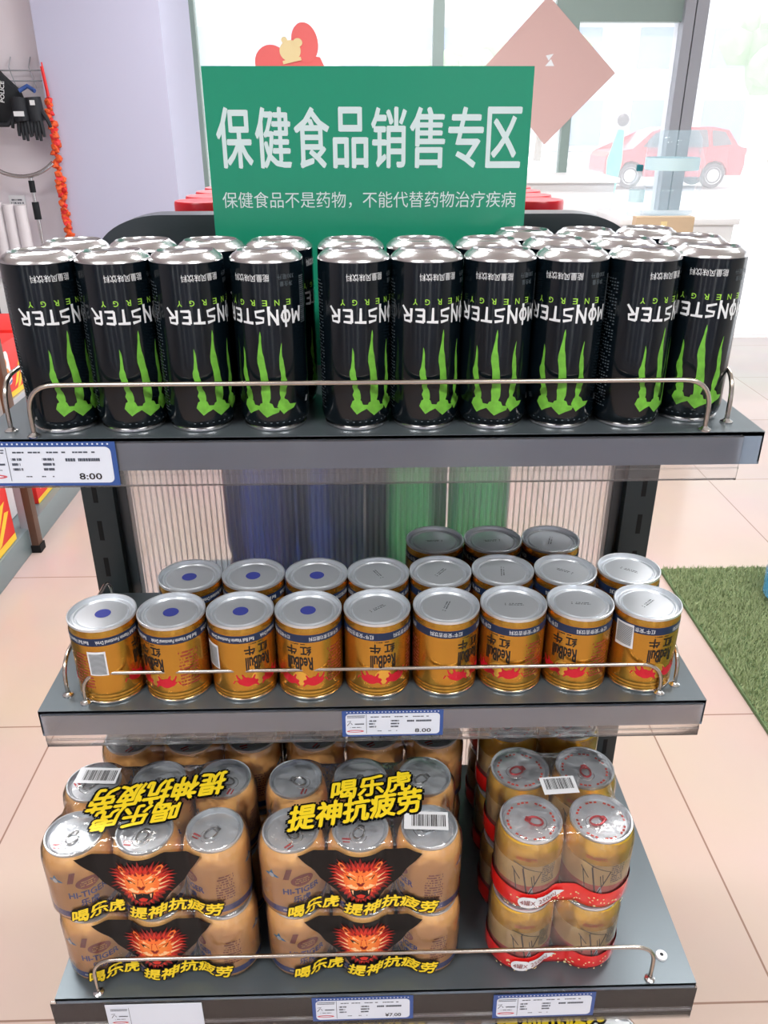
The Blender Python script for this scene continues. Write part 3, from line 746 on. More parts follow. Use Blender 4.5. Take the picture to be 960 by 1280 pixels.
def seg_letters():
    """angular wordmark, letters in unit boxes: list of (points, width)"""
    G = {'M': [[(0, -.1), (.10, 1.05)], [(.08, 1.0), (.42, .25)], [(.42, .25), (.80, 1.0)], [(.82, 1.1), (.92, 0)]],
         'O': [[(.45 + .38*math.cos(a*PI/6), .48+.42*math.sin(a*PI/6)) for a in range(13)], [(.50, -.32), (.46, 1.30)]],
         'N': [[(.08, 1.12), (.06, -.05)], [(.08, 1.0), (.80, 0.02)], [(.82, -.30), (.84, 1.1)]],
         'S': [[(.88, .95), (.18, .86), (.15, .58), (.82, .48), (.85, .12), (.02, -.02)]],
         'T': [[(-.05, .95), (1.0, .92)], [(.48, .92), (.46, -.12)]],
         'E': [[(.12, .95), (.10, .0)], [(.10, .93), (.85, .88)], [(.10, .48), (.70, .46)], [(.10, .03), (.90, .02)]],
         'R': [[(.10, -.05), (.12, .95)], [(.12, .93), (.75, .88), (.80, .55), (.12, .45)], [(.40, .45), (.98, -.22)]]}
    return G
def wordmark(wd, ht, cy):
    G = seg_letters(); out = []; n_ = 7; cw = wd/n_
    for i, chh in enumerate('MONSTER'):
        for st in G[chh]:
            pts = [((i-n_/2+.06+p[0]*.86)*cw, (p[1]-.45)*ht) for p in st]
            pts = [(-u, cy-v) for u, v in pts]
            k_ = len(pts); ws = [ht*.19*(1.15 if (q % 2 == 0) else .8) for q in range(k_)]
            out.append(stroke(pts, ws))
    return out
def make_black_can():
    t = empty('energy_drink_can'); 
    MB().lathe([(.0262, .0032), (.0285, .0070), (.0297, .012), (.0297, .060), (.0297, .1395)], 'can_black', 56).build('can_body', t)
    e = MB().lathe([(.0297, .1395), (.0292, .1412), (.0268, .1438), (.0243, .1452), (.0232, .1464), (.0226, .1465), (.0221, .1458), (.0218, .1435), (.0195, .1420), (.012, .1395), (.004, .1385), (.0002, .1384)], 'can_end', 56)
    e.build('can_base', t)
    MB().lathe([(.0255, .0012), (.0268, 0), (.0274, .0008), (.0272, .0026), (.0262, .0034)], 'steel', 48, cap0=True).build('lower_rim', t)
    cw = cyl(RM)
    lg = MB()
    for pl in (claw(-.0160, .0725, .0195, .0064, .0052, 1, .0040), claw(.0, .0865, .0175, .0086, .0060, 2, .0025), claw(.0160, .0765, .0200, .0062, .0078, 3, -.0008)):
        lg.flat(pl[:1], cw, 'logo_green', .0025); lg.flat(pl[1:], cyl(RM, .0003), 'logo_green', .0025)
    lg.build('claw_emblem', t, 0)
    bl0 = MB()
    for i, stp in enumerate(wordmark(.0735, .0108, .0985)): bl0.flat([stp], cyl(RM, .0002+.00002*(i % 5)), 'print_white', .003)
    bl0.build('brand_lettering', t, 0)
    sm = MB()
    for i, chh in enumerate('ENERGY'):
        sm.flat([text(chh, .0040, .0046, (2.5-i)*.0098, .1092, .01, flip=True)], cw, 'print_green')
    sm.flat([text('能量风味饮料', .0310, .0058, -.006, .1285, .0, flip=True)], cw, 'print_white', .003)
    sm.flat([text('330毫升', .015, .0042, .0235, .1290, 0, flip=True), text('净含量', .0115, .0040, .0235, .1235, 0, flip=True)], cw, 'print_grey', .003)
    sm.flat([xf(p, lambda a, b_: (a, b_)) for p in [rect(.0415+.0, .1275-.0016*i, .0075, .0008 if i % 3 else .0011) for i in range(24)]], cw, 'print_grey', .004)
    for q in range(6): sm.flat([rect(-.062+q*.0030, .124-.0026*i, .0018, .0009) for i in range(42) if (i*7+q*3) % 5], cw, 'print_grey')
    sm.flat([rect(-.022+.0052*i, .0085, .0016, .0008) for i in range(14)], cyl(.0290, .0006), 'print_grey')
    sm.flat([text('茂', .004, .0048, .042, .0245, 0, flip=True, shear=.5)], cw, 'print_white')
    sm.build('small_lettering', t, 0)
    return t
proto = make_black_can()
ORD = ['leftmost', 'second from left', 'third from left', 'fourth from left', 'fifth from left', 'sixth from left', 'seventh from left', 'third from right', 'second from right', 'rightmost']
def put(o, x, y, z, rot): o.location = (x, y, z); o.rotation_euler = (0, 0, rot)
r1 = [(-.2621, 24), (-.2027, 24), (-.1433, 30), (-.0787, -16), (-.0075, 29), (.0522, 31), (.1122, 4), (.1720, 1), (.2318, 53), (.2915, 14)]
first = True
feat = {0: 'beside the wire guard', 3: 'barcode edge showing', 8: 'small print showing', 9: 'set slightly back', 4: 'right of the gap'}
for i, (x, ang) in enumerate(r1):
    o = proto if first else copy_tree(proto); first = False
    y = .6825 if i != 9 else .6960
    if i == 9: x = .2915
    put(o, x, y, Z1+.0002, math.radians(ang)-math.atan2(x, y))
    tag(o, f'{ORD[i]} upside-down black can, front row of top shelf' + (', '+feat[i] if i in feat else ''), 'drink can', 'black energy drink cans on the top shelf')
r2 = [-.2525, -.193, -.1335, -.0740, -.0107, .0505, .1110, .1718, .2320]
for i, x in enumerate(r2):
    o = copy_tree(proto); put(o, x, .7450, Z1+.0002, random.uniform(-2, 2))
    nm = ['leftmost', 'second from left', 'third from left', 'fourth from left', 'middle', 'fourth from right', 'third from right', 'second from right', 'rightmost'][i]
    tag(o, f'{nm} black can in the second row of the top shelf', 'drink can', 'black energy drink cans on the top shelf')
o = copy_tree(proto); put(o, .2990, .7570, Z1+.0002, 1.0)
tag(o, 'black can directly behind the rightmost front can of the top shelf', 'drink can', 'black energy drink cans on the top shelf')
for i, (x, y) in enumerate(((.1545, .8095), (.2150, .8095), (.2760, .8180))):
    o = copy_tree(proto); put(o, x, y, Z1+.0002, random.uniform(-2, 2))
    tag(o, f"{['left', 'middle', 'right'][i]} one of three black cans in the back row beside the green sign", 'drink can', 'black energy drink cans on the top shelf')

# ================================================================ GOLD CANS (upside down)
RG, HG = .0335, .090
BULL = [(-1.0, .10), (-.80, .35), (-.45, .50), (-.10, .62), (.25, .60), (.50, .48), (.72, .52), (.95, .75), (1.0, .60), (.86, .38), (.98, .20), (.90, .05), (.72, .02), (.62, -.12), (.75, -.42), (.62, -.48), (.42, -.20), (.20, -.18), (.02, -.30), (-.20, -.28), (-.42, -.62), (-.56, -.60), (-.46, -.28), (-.60, -.10), (-.85, -.30), (-1.0, -.62), (-1.08, -.55), (-.98, -.22), (-.86, 0), (-1.15, .05), (-1.35, .35), (-1.42, .30), (-1.25, -.02)]
def make_gold_can(band, sticker_bar, dot, name='gold_drink_can'):
    t = empty(name)
    prof = [(.0318, .002), (.0334, .004), (.0334, .0055), (.0327, .0068), (.0334, .0080), (.0334, .0095), (.0327, .0108), (.0334, .0120), (.0334, .0145), (.0335, .017), (.0335, .0785), (.0331, .0815), (.0322, .0845), (.0318, .0865)]
    MB().lathe(prof, 'gold', 56).build('can_body', t)
    MB().lathe([(.0318, .0862), (.0334, .0866), (.0337, .0880), (.0336, .0896), (.0326, .0900), (.0318, .0894), (.0314, .0866), (.0308, .0853), (.0296, .0853), (.0289, .0864), (.0276, .0866), (.0266, .0850), (.0254, .0850), (.0246, .0866), (.0234, .0868), (.0001, .0868)], 'lid_steel', 56).build('can_end', t)
    MB().lathe([(.030, .0005), (.0325, 0), (.0336, .0008), (.0335, .0022), (.0322, .0030)], 'steel', 48, cap0=True).build('lower_rim', t)
    if dot: MB().flat([ell(0, 0, .0078, .0078, 32)], lambda u, v: (u, v-.0008, .0871), 'dot_blue').build('blue_dot', t, 0)
    else: MB().flat(scribble(0, 0, .020, .005, 2, 6, .6), lambda u, v: (u*math.cos(.5)-v*math.sin(.5), u*math.sin(.5)+v*math.cos(.5), .08695), 'print_grey').build('stamped_code', t, 0)
    # navy band
    bd = MB().lathe([(RG+.00012, .0705), (RG+.00012, .0785), (RG-.0001, .0792)], 'navy', 56); cb = cyl(RG, .0003)
    for k in range(4):
        u0 = (k-1.5)*2*PI*RG/4
        if band == 'cn': bd.flat([text('红牛维生素功能饮料', .0335, .0048, u0, .0746, 0, flip=True)], cb, 'print_white', .003)
        elif band == 'en': bd.flat([text('Red Bull Vitamin Functional Drink', .046, .0042, u0, .0746, .008, flip=True)], cb, 'print_white', .003)
        else: bd.flat([text('红牛°安奈吉饮料', .0330, .0052, u0, .0746, 0, flip=True)], cb, 'print_white', .003)
    bd.build('navy_band', t, 40)
    cg = cyl(RG)
    lt = MB()
    for u0 in (0, PI*RG):
        cE = lambda e: cyl(RG, e)
        bold(lt, cE, .0002, 'print_black', .003, '牛', .0105, .0105, u0-.0085, .0610, .03, flip=True)
        bold(lt, cE, .0002, 'print_black', .003, '红', .0105, .0100, u0+.0060, .0605, .03, flip=True)
        bold(lt, cE, .0002, 'print_black', .003, 'RedBull', .0255, .0150, u0-.0005, .0455, .022, flip=True)
        lt.flat(scribble(u0, .0685, .018, .0018, 1, 3, .6), cg, 'print_black')
        lt.flat(scribble(u0+.038, .040, .020, .042, 11, 5, .75), cg, 'tiger_brown', .004)
    lt.build('lettering', t, 0)
    for u0 in (0, PI*RG):
        bl_ = MB()
        bl_.flat([ell(u0-.0005, .0270, .0085, .0085)], cyl(RG, .00012), 'gold_light', .003)
        for s_ in (1, -1):
            pts = [(p[0]*s_, p[1]) for p in BULL]
            if s_ > 0: pts = pts[::-1]
            bl_.flat([poly(pts, u0+(.0125 if s_ < 0 else -.0125), .0260, .0108, -.0120)], cg, 'bull_red', .003)
        bl_.build('bull_emblem', t, 0)
    if sticker_bar:
        st = MB().flat([rect(PI*RG/2*(-1)+.002, .0500, .018, .028)], cyl(RG, .0003), 'sticker_white', .003)
        st.flat([rect(PI*RG/2*(-1)+.002, .0610-.0011*i, .015, .0006) for i in range(22)], cyl(RG, .0005), 'print_grey', .003); st.build('barcode_patch', t, 0)
    return t
gA = make_gold_can('en', True, True); gB = make_gold_can('cn', True, True); gC = make_gold_can('an', False, False)
used = set()
def gold(kind, x, y, ang, lab, sticker=False):
    src = {'A': gA, 'B': gB, 'C': gC}[kind]
    o = src if kind not in used else copy_tree(src); used.add(kind)
    put(o, x, y, Z2+.0002, math.radians(ang)-math.atan2(x, y)); tag(o, lab, 'drink can', 'gold drink cans on the middle shelf')
    return o
rb1 = [('A', -.264, .686, 65), ('A', -.1955, .687, -47), ('A', -.127, .687, 24), ('B', -.059, .687, -18), ('C', .010, .688, 11), ('C', .080, .690, 47), ('C', .1485, .692, -20), ('C', .2165, .692, -17), ('C', .285, .690, 37)]
nm1 = ['leftmost', 'second from left', 'third from left', 'fourth from left', 'middle', 'fourth from right', 'third from right', 'second from right', 'rightmost']
for i, (k, x, y, a) in enumerate(rb1):
    ex = ' with a blue dot on its end' if i < 4 else (', with white barcode sticker' if i == 8 else ', plain silver end')
    o = gold(k, x, y, a, f'{nm1[i]} gold can, front of middle shelf{ex}')
    if i == 8:
        st = MB().flat([rect(0, .0640, .0205, .0275, .06)], cyl(RG, .0006), 'sticker_white', .003)
        st.flat([rect(0, .0750-.0014*q, .0175, .0008, .0) for q in range(16)], cyl(RG, .0008), 'print_grey', .003)
        s2 = st.build('barcode_sticker', o, 0); s2.rotation_euler = (0, 0, math.radians(-68))
rb2 = [(-.190, .756, 'A'), (-.122, .757, 'A'), (-.054, .756, 'B'), (.0125, .756, 'C'), (.080, .758, 'C'), (.148, .759, 'C'), (.216, .757, 'C'), (.286, .758, 'C')]
nm2 = ['leftmost', 'second from left', 'third from left', 'fourth from left', 'fourth from right', 'third from right', 'second from right', 'rightmost']
for i, (x, y, k) in enumerate(rb2):
    gold(k, x, y, random.uniform(-170, 170), f"{nm2[i]} gold can, second row of middle shelf{' with a blue dot' if i < 3 else ''}")
for i, (x, y) in enumerate(((.080, .831), (.1475, .830), (.215, .8285))):
    gold('C', x, y, random.uniform(-170, 170), f"{['left', 'middle', 'right'][i]} one of three gold cans in the back row of the middle shelf")

# ================================================================ SHRINK-WRAPPED PACKS
def outline(nx, ny, p, r, dip=.009, n=20):
    """plan outline of a film hugging nx x ny cans of pitch p, as (x, y) points counter-clockwise from front-left"""
    hx, hy = (nx-1)*p/2, (ny-1)*p/2
    def d(t, N):
        best = r-dip
        for k in range(N):
            c_ = (k-(N-1)/2)*p
            if abs(t-c_) < r: best = max(best, math.sqrt(r*r-(t-c_)**2))
        return best
    pts = []
    def side(N, fn):
        m_ = max(1, (N-1)*n)
        for i in range(m_+1):
            t = -(N-1)*p/2+(N-1)*p*i/m_ if N > 1 else 0
            pts.append(fn(t, d(t, N)+.0008))
    def arc(cx, cy, a0):
        for i in range(1, n):
            a = a0+PI/2*i/n; pts.append((cx+(r+.0008)*math.cos(a), cy+(r+.0008)*math.sin(a)))
    side(nx, lambda t, q: (t, -hy-q)); arc(hx, -hy, -PI/2)
    side(ny, lambda t, q: (hx+q, t)); arc(hx, hy, 0)
    side(nx, lambda t, q: (-t, hy+q)); arc(-hx, hy, PI/2)
    side(ny, lambda t, q: (-hx-q, -t)); arc(-hx, -hy, PI)
    return pts
def yfront(nx, ny, p, r, dip=.009):
    hy = (ny-1)*p/2; hx = (nx-1)*p/2
    def f(x):
        best = None
        if abs(x) <= hx: best = r-dip
        for k in range(nx):
            c_ = (k-(nx-1)/2)*p
            if abs(x-c_) < r: q = math.sqrt(r*r-(x-c_)**2); best = q if best is None else max(best, q)
        if best is None: best = 0
        return -hy-best
    return f
def film_shell(name, parent, nx, ny, p, r, h, mt='shrink_film', rings=None):
    pts = outline(nx, ny, p, r); k = len(pts); hx, hy = (nx-1)*p/2+r, (ny-1)*p/2+r
    rings = rings or [(.001, .009), (.005, .002), (.012, 0), (h*.5, .0003), (h-.018, 0), (h-.010, .0012), (h-.003, .0045), (h+.0006, .0075), (h+.0009, .020)]
    vs = []; fs = []
    for z, ins in rings:
        for x, y in pts: vs.append((x*(1-ins/hx), y*(1-ins/hy), z))
    for j in range(len(rings)-1):
        for i in range(k): fs.append((j*k+i, j*k+(i+1) % k, (j+1)*k+(i+1) % k, (j+1)*k+i))
    vs.append((0, 0, rings[-1][0])); c_ = len(vs)-1; j = len(rings)-1
    for i in range(k): fs.append((j*k+i, j*k+(i+1) % k, c_))
    return MB().add(vs, fs, mt).build(name, parent, 60)
def pull_tab(mb, mt, z):
    mb.tube([(.0062*math.cos(a)*.85, -.0045+.0075*math.sin(a), z+.0012) for a in [2*PI*i/18 for i in range(18)]], .0011, mt, 6, closed=True)
    mb.lathe([(.0001, z+.0022), (.0022, z+.0020), (.0024, z)], mt, 12, (0, .0035, 0))
    mb.flat([poly([(-.0045, .0), (.0045, .0), (.003, .006), (-.003, .006)])], lambda u, v: (u, v, z+.0010), mt)
def six_can(parent, x, y, rz, kind, r, h, rl, tabmt):
    t = None
    if kind == 'tiger':
        mb = MB().lathe([(r*.82, .002), (r*.95, .006), (r, .012), (r, h-.022), (r*.985, h-.019), (r*.96, h-.0165), (r*.955, h-.012), (r*.92, h-.008), (rl, h-.0035)], 'peach', 40)
        mb.lathe([(r+.0001, .012), (r+.0001, .0200)], 'tiger_blue', 40)
        cc = cyl(r, .0003)
        for u0 in (0, PI*r):
            bold(mb, lambda e: cyl(r, e), .0003, 'tiger_blue', .003, 'HI-TIGER', .037, .0075, u0, .0425, .04)
            bold(mb, lambda e: cyl(r, e), .0003, 'tiger_blue', .003, '乐虎', .0175, .0090, u0, .0315, .03)
            mb.flat(scribble(u0, .016, .040, .004, 1, 4, .7), cc, 'print_white', .003)
            mb.flat([ell(u0+.001, .0560, .0115, .0075)], cc, 'tiger_brown', .003)
            mb.flat(scribble(u0+.001, .0560, .014, .008, 3, 8, .7), cyl(r, .0005), 'peach', .003)
            mb.flat(scribble(u0+.040, .045, .018, .034, 10, 5, .7), cc, 'tiger_brown', .004)
            bx = u0-.030
            mb.flat([poly([(-1, -.2), (-.6, .1), (-.3, .2), (0, .9), (.3, .2), (.6, .1), (1, -.2), (.5, -.3), (0, -.05), (-.5, -.3)], bx, .062, .0085, .0075)], cc, 'badge_blue', .003)
            mb.flat([ell(bx, .0615, .0028, .0028)], cyl(r, .0005), 'print_white')
            mb.flat([poly([(-.5, -1), (.2, -1), (.7, 1), (0, 1)], u0-.014, .066, .008, .007)], cc, 'tiger_brown')
    else:
        mb = MB().lathe([(r*.82, .002), (r*.95, .006), (r, .012)], 'beer_rose', 40).lathe([(r, .012), (r, .036)], 'beer_rose', 40).lathe([(r, .036), (r, h-.030)], 'beer_cream', 40)
        mb.lathe([(r, h-.030), (r, h-.018), (r*.985, h-.014), (r*.97, h-.010), (rl+.0005, h-.0035)], 'beer_gold', 40)
        cc = cyl(r, .0003)
        for u0 in (-.008, PI*r-.008):
            for st, ww in (([(-.013, .066), (-.003, .062), (-.004, .058)], .0008), ([(-.004, .060), (.002, .020)], .0011), ([(-.0045, .062), (.013, .056), (.002, .022)], .0009), ([(-.014, .058), (-.006, .045)], .0007), ([(-.0085, .030), (-.012, .055)], .0007), ([(.004, .050), (.006, .036)], .0006), ([(.006, .052), (.0075, .040)], .0006)):
                mb.flat([stroke([(u0+a*1.1, b_) for a, b_ in st], ww*1.35)], cc, 'print_black', .003)
            mb.flat([poly([(-.004, 0), (.004, 0), (.0006, .013), (-.0006, .013)], u0+.0055, .022)], cc, 'sticker_white')
            mb.flat(scribble(u0-.002, .0725, .020, .0045, 2, 7, .9), cc, 'print_red', .003)
            mb.flat(scribble(u0+.022, .052, .014, .024, 9, 9, .7), cc, 'tag_ink', .004)
    cyy = mb.build('drink_can', parent, 45); cyy.location = (x, y, 0); cyy.rotation_euler = (0, 0, rz)
    ld = MB().lathe([(rl, h-.0040), (rl+.0008, h-.0015), (rl+.0005, h-.0001), (rl-.0008, h), (rl-.0016, h-.0012), (rl-.0024, h-.0050), (rl-.0036, h-.0052), (rl-.0046, h-.0040), (.0001, h-.0040)], 'lid_steel', 40)
    ld.tube([(.0085*math.cos(a), .008*math.sin(a)-.008, h-.0039) for a in [math.radians(q) for q in range(-200, 21, 18)]], .0004, 'steel', 5)
    if kind != 'tiger':
        for q in range(8):
            a = q*PI/4+.2
            if q % 2: ld.flat([stroke([(.011*math.cos(a), .011*math.sin(a)), (.021*math.cos(a), .021*math.sin(a))], .0007)], lambda u, v: (u, v, h-.0038), 'print_white')
            ld.flat([xf(p, lambda u, v: (u*math.cos(a+.4)-v*math.sin(a+.4), u*math.sin(a+.4)+v*math.cos(a+.4))) for p in [rect(0, .0235, .003, .0022), rect(.0045, .023, .003, .0022), rect(-.0045, .023, .003, .0022)]], lambda u, v: (u, v, h-.0038), 'print_red')
    else:
        ld.flat([rect(-.010, -.014, .009, .0022, .2), rect(-.009, -.0175, .007, .0015, .2)], lambda u, v: (u, v, h-.0038), 'tab_red')
    lo = ld.build('can_lid', cyy, 50); lo.rotation_euler = (0, 0, random.uniform(-1.2, 1.2))
    tb = MB(); pull_tab(tb, tabmt, h-.0040); to = tb.build('pull_tab', cyy, 50); to.rotation_euler = lo.rotation_euler
    return cyy
YW = '喝乐虎'; YX = '提神抗疲劳'
def tiger_face(mb, mp, cx, cz, s):
    rnd = random.Random(11)
    def mane(n_, r0, r1, sx, sz, mt, e, seed):
        rr = random.Random(seed); pts = []
        for i in range(n_*2):
            a = 2*PI*i/(n_*2); q = (r0 if i % 2 else r1*rr.uniform(.88, 1.08)); pts.append((q*math.cos(a)*sx, q*math.sin(a)*sz))
        mb.flat([([(0, 0)]+pts, [(0, i+1, (i+1) % len(pts)+1) for i in range(len(pts))])] if False else [( [(cx+x*s, cz+z*s) for x, z in [(0, 0)]+pts], [(0, i+1, (i+1) % len(pts)+1) for i in range(len(pts))])], mp(e), mt, .004)
    mane(40, .78, 1.02, 1.02, .98, 'flame_dark', .0003, 1)
    mane(34, .66, .90, 1.02, .95, 'flame_red', .0005, 2)
    mane(26, .50, .62, 1.05, .95, 'flame_orange', .0007, 3)
    mane(20, .30, .46, 1.10, .80, 'flame_glow', .0008, 4)
    P = lambda pts: poly([(x, z) for x, z in pts], cx, cz, s, s)
    for q in (1, -1):
        def S(pts): 
            pp = [(x*q, z) for x, z in pts]; return P(pp if q > 0 else pp[::-1])
        mb.flat([S([(.42, .52), (.56, .68), (.66, .66), (.70, .52), (.60, .42)])], mp(.0009), 'flame_orange')
        mb.flat([S([(.49, .54), (.57, .62), (.63, .60), (.64, .52), (.58, .48)])], mp(.0010), 'flame_dark')
        mb.flat([S([(.12, .22), (.30, .36), (.62, .44), (.60, .36), (.34, .26)])], mp(.0009), 'flame_pale')
        mb.flat([S([(.14, .08), (.30, .20), (.46, .22), (.36, .08)])], mp(.0009), 'film_black')
        mb.flat([S([(.24, .11), (.30, .17), (.36, .14), (.30, .09)])], mp(.0011), 'flame_pale')
        mb.flat([S([(.06, .42), (.10, .60), (.16, .44)]), S([(.22, .48), (.30, .62), (.32, .48)])], mp(.0009), 'flame_dark')
        mb.flat([S([(.50, .10), (.80, .14), (.54, .02)]), S([(.52, -.06), (.86, -.08), (.54, -.14)]), S([(.48, -.2), (.76, -.32), (.46, -.30)])], mp(.0009), 'flame_pale')
        mb.flat([S([(.08, -.20), (.30, -.12), (.46, -.24), (.30, -.30), (.12, -.30)])], mp(.0009), 'flame_pale')
        mb.flat([S([(.22, -.36), (.29, -.36), (.24, -.56)])], mp(.0013), 'flame_pale')
    mb.flat([P([(-.14, -.02), (.14, -.02), (.05, -.17), (-.05, -.17)])], mp(.0010), 'flame_dark')
    mb.flat([P([(-.07, .30), (.07, .30), (.11, 0), (-.11, 0)])], mp(.0008), 'flame_red')
    mb.flat([P([(-.34, -.32), (-.15, -.36), (0, -.30), (.15, -.36), (.34, -.32), (.28, -.60), (.10, -.72), (-.10, -.72), (-.28, -.60)])], mp(.0011), 'film_black')
    mb.flat([P([(-.15, -.58), (0, -.50), (.15, -.58), (.08, -.68), (-.08, -.68)])], mp(.0012), 'flame_red')
def outlined(mb, s, wd, ht, cx, cy, mp, e, rot=0, shear=.25, flip=False):
    bold(mb, mp, e, 'film_black', .006, s, wd, ht, cx, cy, .12, shear=shear, rot=rot, flip=flip)
    bold(mb, mp, e+.0004, 'print_yellow', .006, s, wd, ht, cx, cy, .035, shear=shear, rot=rot, flip=flip)
PT, RT_, HT, RLT = .0690, .0330, .0930, .0276
def tiger_pack(top_flip, seed, bar, top=True, front=True, open_top=False):
    t = empty('six_can_pack')
    for i in range(3):
        for j in range(2):
            ang = {0: 18, 1: 0, 2: -55}[i] if j == 0 else 0
            rnd = random.Random(seed*10+i*2+j)
            six_can(t, (i-1)*PT, (j-.5)*PT, math.radians(ang+rnd.uniform(-12, 12)), 'tiger', RT_, HT-.0012, RLT, 'steel')
    film_shell('film_wrap', t, 3, 2, PT, RT_, HT)
    yf = yfront(3, 2, PT, RT_)
    mp = lambda e: (lambda u, v: (u, yf(u)-.0012-e, v))
    if front:
        g = MB()
        tri = [(-.0600, .0905), (-.030, .0893), (0, .0890), (.030, .0893), (.0600, .0905), (.040, .052), (.014, .022), (-.014, .022), (-.040, .052)]
        g.flat([poly(tri)], lambda u, v: (u, (yf(u)-.0012)*(1-max(0, v-.083)*.9), v), 'film_black', .003)
        g.build('black_printed_panel', t, 40)
        tf = MB(); tiger_face(tf, mp, 0, .0555, .0315); tf.build('tiger_emblem', t, 0)
        tx = MB(); outlined(tx, YW, .050, .0160, -.047, .0185, mp, .0014, rot=.10)
        outlined(tx, YX, .092, .0165, .030, .0190, mp, .0014, rot=.03); tx.build('front_lettering', t, 0)
    if top:
        tz = lambda e: (lambda u, v: (u, v, HT+.0010+e))
        tx = MB(); k = -1 if top_flip else 1; rr = math.radians(10)
        outlined(tx, YW, .084, .0265, k*(.012), k*(.018), tz, .0004, rot=rr, flip=top_flip)
        outlined(tx, YX, .136, .0315, k*(-.004), k*(-.0135), tz, .0004, rot=rr, flip=top_flip); tx.build('top_lettering', t, 0)
    if bar:
        bx, by, br_ = bar
        b2 = MB().flat([rect(bx, by, .0440, .0230, br_)], lambda u, v: (u, v, HT+.0014), 'sticker_white')
        b2.flat(barcode(bx+.002, by, .033, .015, br_), lambda u, v: (u, v, HT+.0016), 'print_black'); b2.build('barcode_label', t, 0)
    return t
def place(o, x, y, z, rz, lab, grp):
    o.location = (x, y, z); o.rotation_euler = (0, 0, rz); tag(o, lab, 'drink pack', grp); return o
G6 = 'shrink-wrapped six-can packs'
pm = tiger_pack(False, 1, (.066, -.030, -.06)); place(pm, -.0095, .6200, Z3+HT+.0025, 0, 'topmost middle six-can pack with upright yellow lettering on its film', G6)
pl_ = tiger_pack(True, 2, (-.066, .040, -.06)); place(pl_, -.2235, .6215, Z3+HT+.0025, math.radians(.6), 'topmost left six-can pack with upside-down yellow lettering on its film', G6)
base = tiger_pack(False, 3, None, top=False)
place(base, -.0075, .6215, Z3+.0003, 0, 'lower middle six-can pack under the upright-lettered pack', G6)
b2_ = copy_tree(base); place(b2_, -.2215, .6225, Z3+.0003, 0, 'lower left six-can pack under the upside-down lettered pack', G6)
back = tiger_pack(False, 4, None, top=False, front=False)
place(back, -.2025, .7590, Z3+.0003, 0, 'hidden lower pack behind the left tiger packs', G6)
b3_ = copy_tree(back); place(b3_, -.2025, .7590, Z3+HT+.0025, 0, 'topmost pack of gold cans standing behind the left tiger packs', G6)
b4_ = copy_tree(back); place(b4_, .0070, .7600, Z3+.0003, 0, 'lower pack standing behind the middle tiger packs', G6)
b5_ = copy_tree(back); place(b5_, .0070, .7600, Z3+HT+.0025, 0, 'topmost pack standing behind the middle tiger packs', G6)
# shelf below: packs whose top lettering peeks out
for i, (x, top_flip) in enumerate(((-.215, True), (.005, False), (.222, False))):
    src = pl_ if top_flip else pm
    nm = ['left', 'middle', 'right'][i]
    o = copy_tree(base); place(o, x, .6215, .3153, 0, f'lower {nm} six-can pack on the lowest visible shelf', G6)
    o = copy_tree(src); place(o, x, .6200, .3155+HT+.0025, 0, f'topmost {nm} six-can pack on the lowest visible shelf', G6)

# red four-can packs
PR, RR_, HR, RLR = .0702, .0340, .0950, .0305
def red_pack(seed, bar, front=True):
    t = empty('four_can_pack')
    for i in range(2):
        for j in range(2):
            rnd = random.Random(seed*10+i*2+j)
            six_can(t, (i-.5)*PR, (j-.5)*PR, math.radians(rnd.uniform(-15, 15)), 'beer', RR_, HR-.0012, RLR, 'tab_red')
    film_shell('film_wrap', t, 2, 2, PR, RR_, HR)
    pts = outline(2, 2, PR, RR_, .009); k = len(pts); hx = PR/2+RR_
    prof = [(.0012, .0082), (.005, .0012), (.012, -.0008), (.0295, -.0008)]
    vs = []; fs = []
    for jz, (z, ins) in enumerate(prof):
        for x, y in pts:
            zz = z+(.0025*math.cos(x/PR*2*PI+PI)*-1 if jz == 3 else 0)
            vs.append((x*(1-ins/hx), y*(1-ins/hx), zz))
    for j in range(3):
        for i in range(k): fs.append((j*k+i, j*k+(i+1) % k, (j+1)*k+(i+1) % k, (j+1)*k+i))
    MB().add(vs, fs, 'red_film').build('red_film_band', t, 60)
    yf = yfront(2, 2, PR, RR_); mp = lambda e: (lambda u, v: (u, yf(u)-.0020-e, v))
    d_ = MB(); rnd = random.Random(seed)
    d_.flat([ell(rnd.uniform(-.062, .064), rnd.uniform(.006, .022), rnd.uniform(.0007, .0014), rnd.uniform(.0006, .001), 8, rnd.uniform(0, 3)) for _ in range(60)], mp(.0002), 'paper_gold')
    d_.build('yellow_flecks', t, 0)
    tg = MB(); tg.flat([rrect(-.0385, .0165, .020, .0150, .007)], mp(.0014), 'sticker_white', .002); tg.flat([poly([(-.030, .0105), (-.010, .0150), (-.001, .0235), (-.004, .0245), (-.030, .0228)])], mp(.0012), 'sticker_white', .002)
    tg.flat([text('4罐X', .0155, .0072, -.0388, .0165), text('250ml', .0185, .0060, -.0185, .0184, rot=.16)], mp(.0018), 'flame_dark', .002); tg.build('count_label', t, 0)
    if bar:
        b2 = MB().flat([rect(bar[0], bar[1], .0370, .0240, .08)], lambda u, v: (u, v, HR+.0014), 'sticker_white')
        b2.flat(barcode(bar[0], bar[1]+.002, .029, .015, .08, 7), lambda u, v: (u, v, HR+.0016), 'print_black'); b2.build('barcode_label', t, 0)
    return t
G4 = 'shrink-wrapped red four-can packs'
ra = red_pack(1, (.001, .006)); place(ra, .1975, .6240, Z3+HR+.0025, math.radians(-1), 'topmost front red-banded four-can pack with a barcode label', G4)
rb_ = red_pack(2, None); place(rb_, .1960, .6250, Z3+.0003, 0, 'lower front red-banded four-can pack under the barcoded pack', G4)
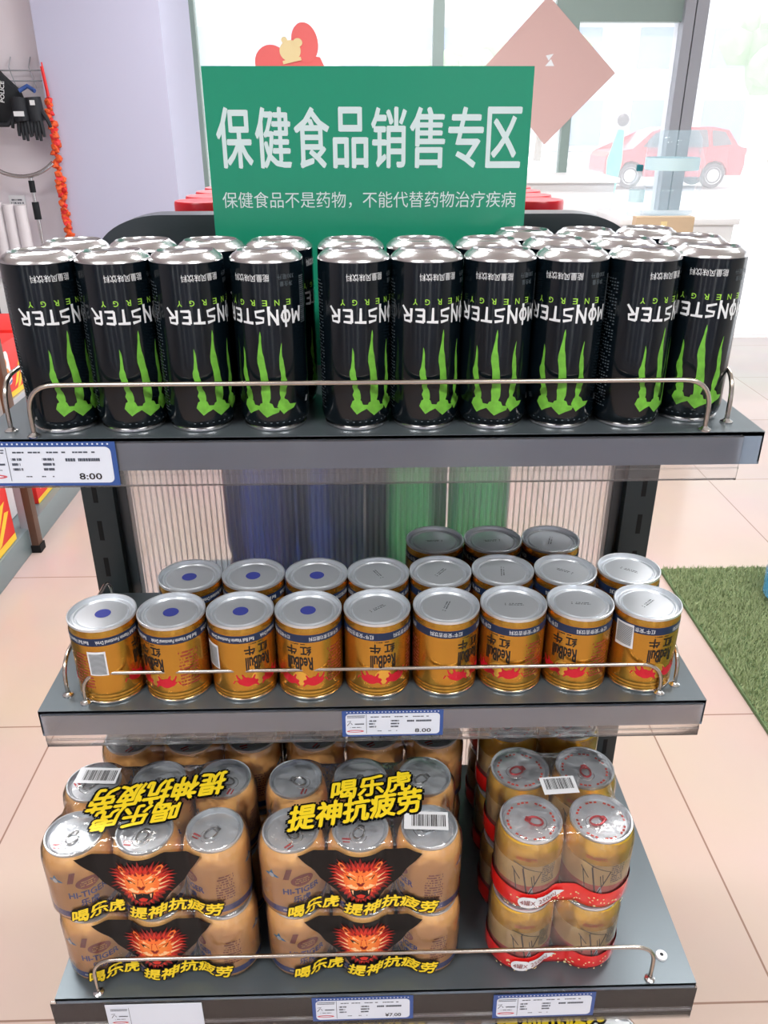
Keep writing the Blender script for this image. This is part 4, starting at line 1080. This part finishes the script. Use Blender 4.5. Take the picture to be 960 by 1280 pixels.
r3_ = copy_tree(rb_); place(r3_, .1985, .7680, Z3+.0003, 0, 'lower back red-banded four-can pack near the ribbed panel', G4)
r4_ = copy_tree(rb_); place(r4_, .1985, .7680, Z3+HR+.0025, 0, 'topmost back red-banded four-can pack behind the barcoded pack', G4)

# ================================================================ GOODS ON THE FAR SIDE
def far_bottle(x, y, z, mt, lab, h=.30, r=.043, grp='blue bottles behind the ribbed panel'):
    t = empty('drink_bottle', (x, y, z)); tag(t, lab, 'bottle', grp)
    MB().lathe([(r*.85, 0), (r, .01), (r, h*.30), (r*.92, h*.34), (r, h*.38), (r, h*.62), (r*.7, h*.76), (r*.33, h*.9), (r*.33, h*.93)], mt, 28, cap0=True, cap1=True).build('bottle_body', t)
    MB().lathe([(r*.38, h*.92), (r*.38, h), (r*.3, h*1.01)], 'bottle_navy', 20, cap1=True).build('bottle_cap', t)
ns = ['leftmost', 'second', 'third', 'fourth']
for i in range(2): far_bottle(-.150+.101*i, 1.04, .762, 'bottle_blue', f"{['left', 'right'][i]} dark blue bottle blurred behind the ribbed panel", .46, .050)
far_bottle(-.100, 1.15, .762, 'bottle_blue', 'blue bottle of the second row, between the two dark blue bottles', .46, .050)
far_bottle(.016, 1.15, .762, 'bottle_navy', 'dark bottle of the second row, between the blue and green bottles', .40, .045)
for i in range(2): far_bottle(.072+.088*i, 1.04, .762, 'bottle_green', f"{['left', 'right'][i]} green bottle blurred behind the ribbed panel", .46, .043, 'green bottles behind the ribbed panel')
# red tins on the far side's top shelf
pos = ['nearest', 'second', 'third', 'farthest']
for j, y in enumerate((1.05, 1.12, 1.19, 1.26)):
    for i, (x, sd) in enumerate(((-.192, 'left'), (-.122, 'left inner'), (.140, 'right inner'), (.211, 'right'))):
        t = empty('red_tin', (x, y, 1.2402)); tag(t, f'{pos[j]} red tin on the {sd} side behind the green sign', 'tin', 'red tins behind the header')
        MB().lathe([(.032, 0), (.034, .003), (.034, .135), (.0345, .1365)], 'tin_red', 28, cap0=True).build('tin_body', t)
        MB().lathe([(.0345, .1365), (.0352, .138), (.0352, .155), (.0342, .1575), (.030, .1568), (.0001, .1565)], 'tin_red', 28).build('tin_lid', t)
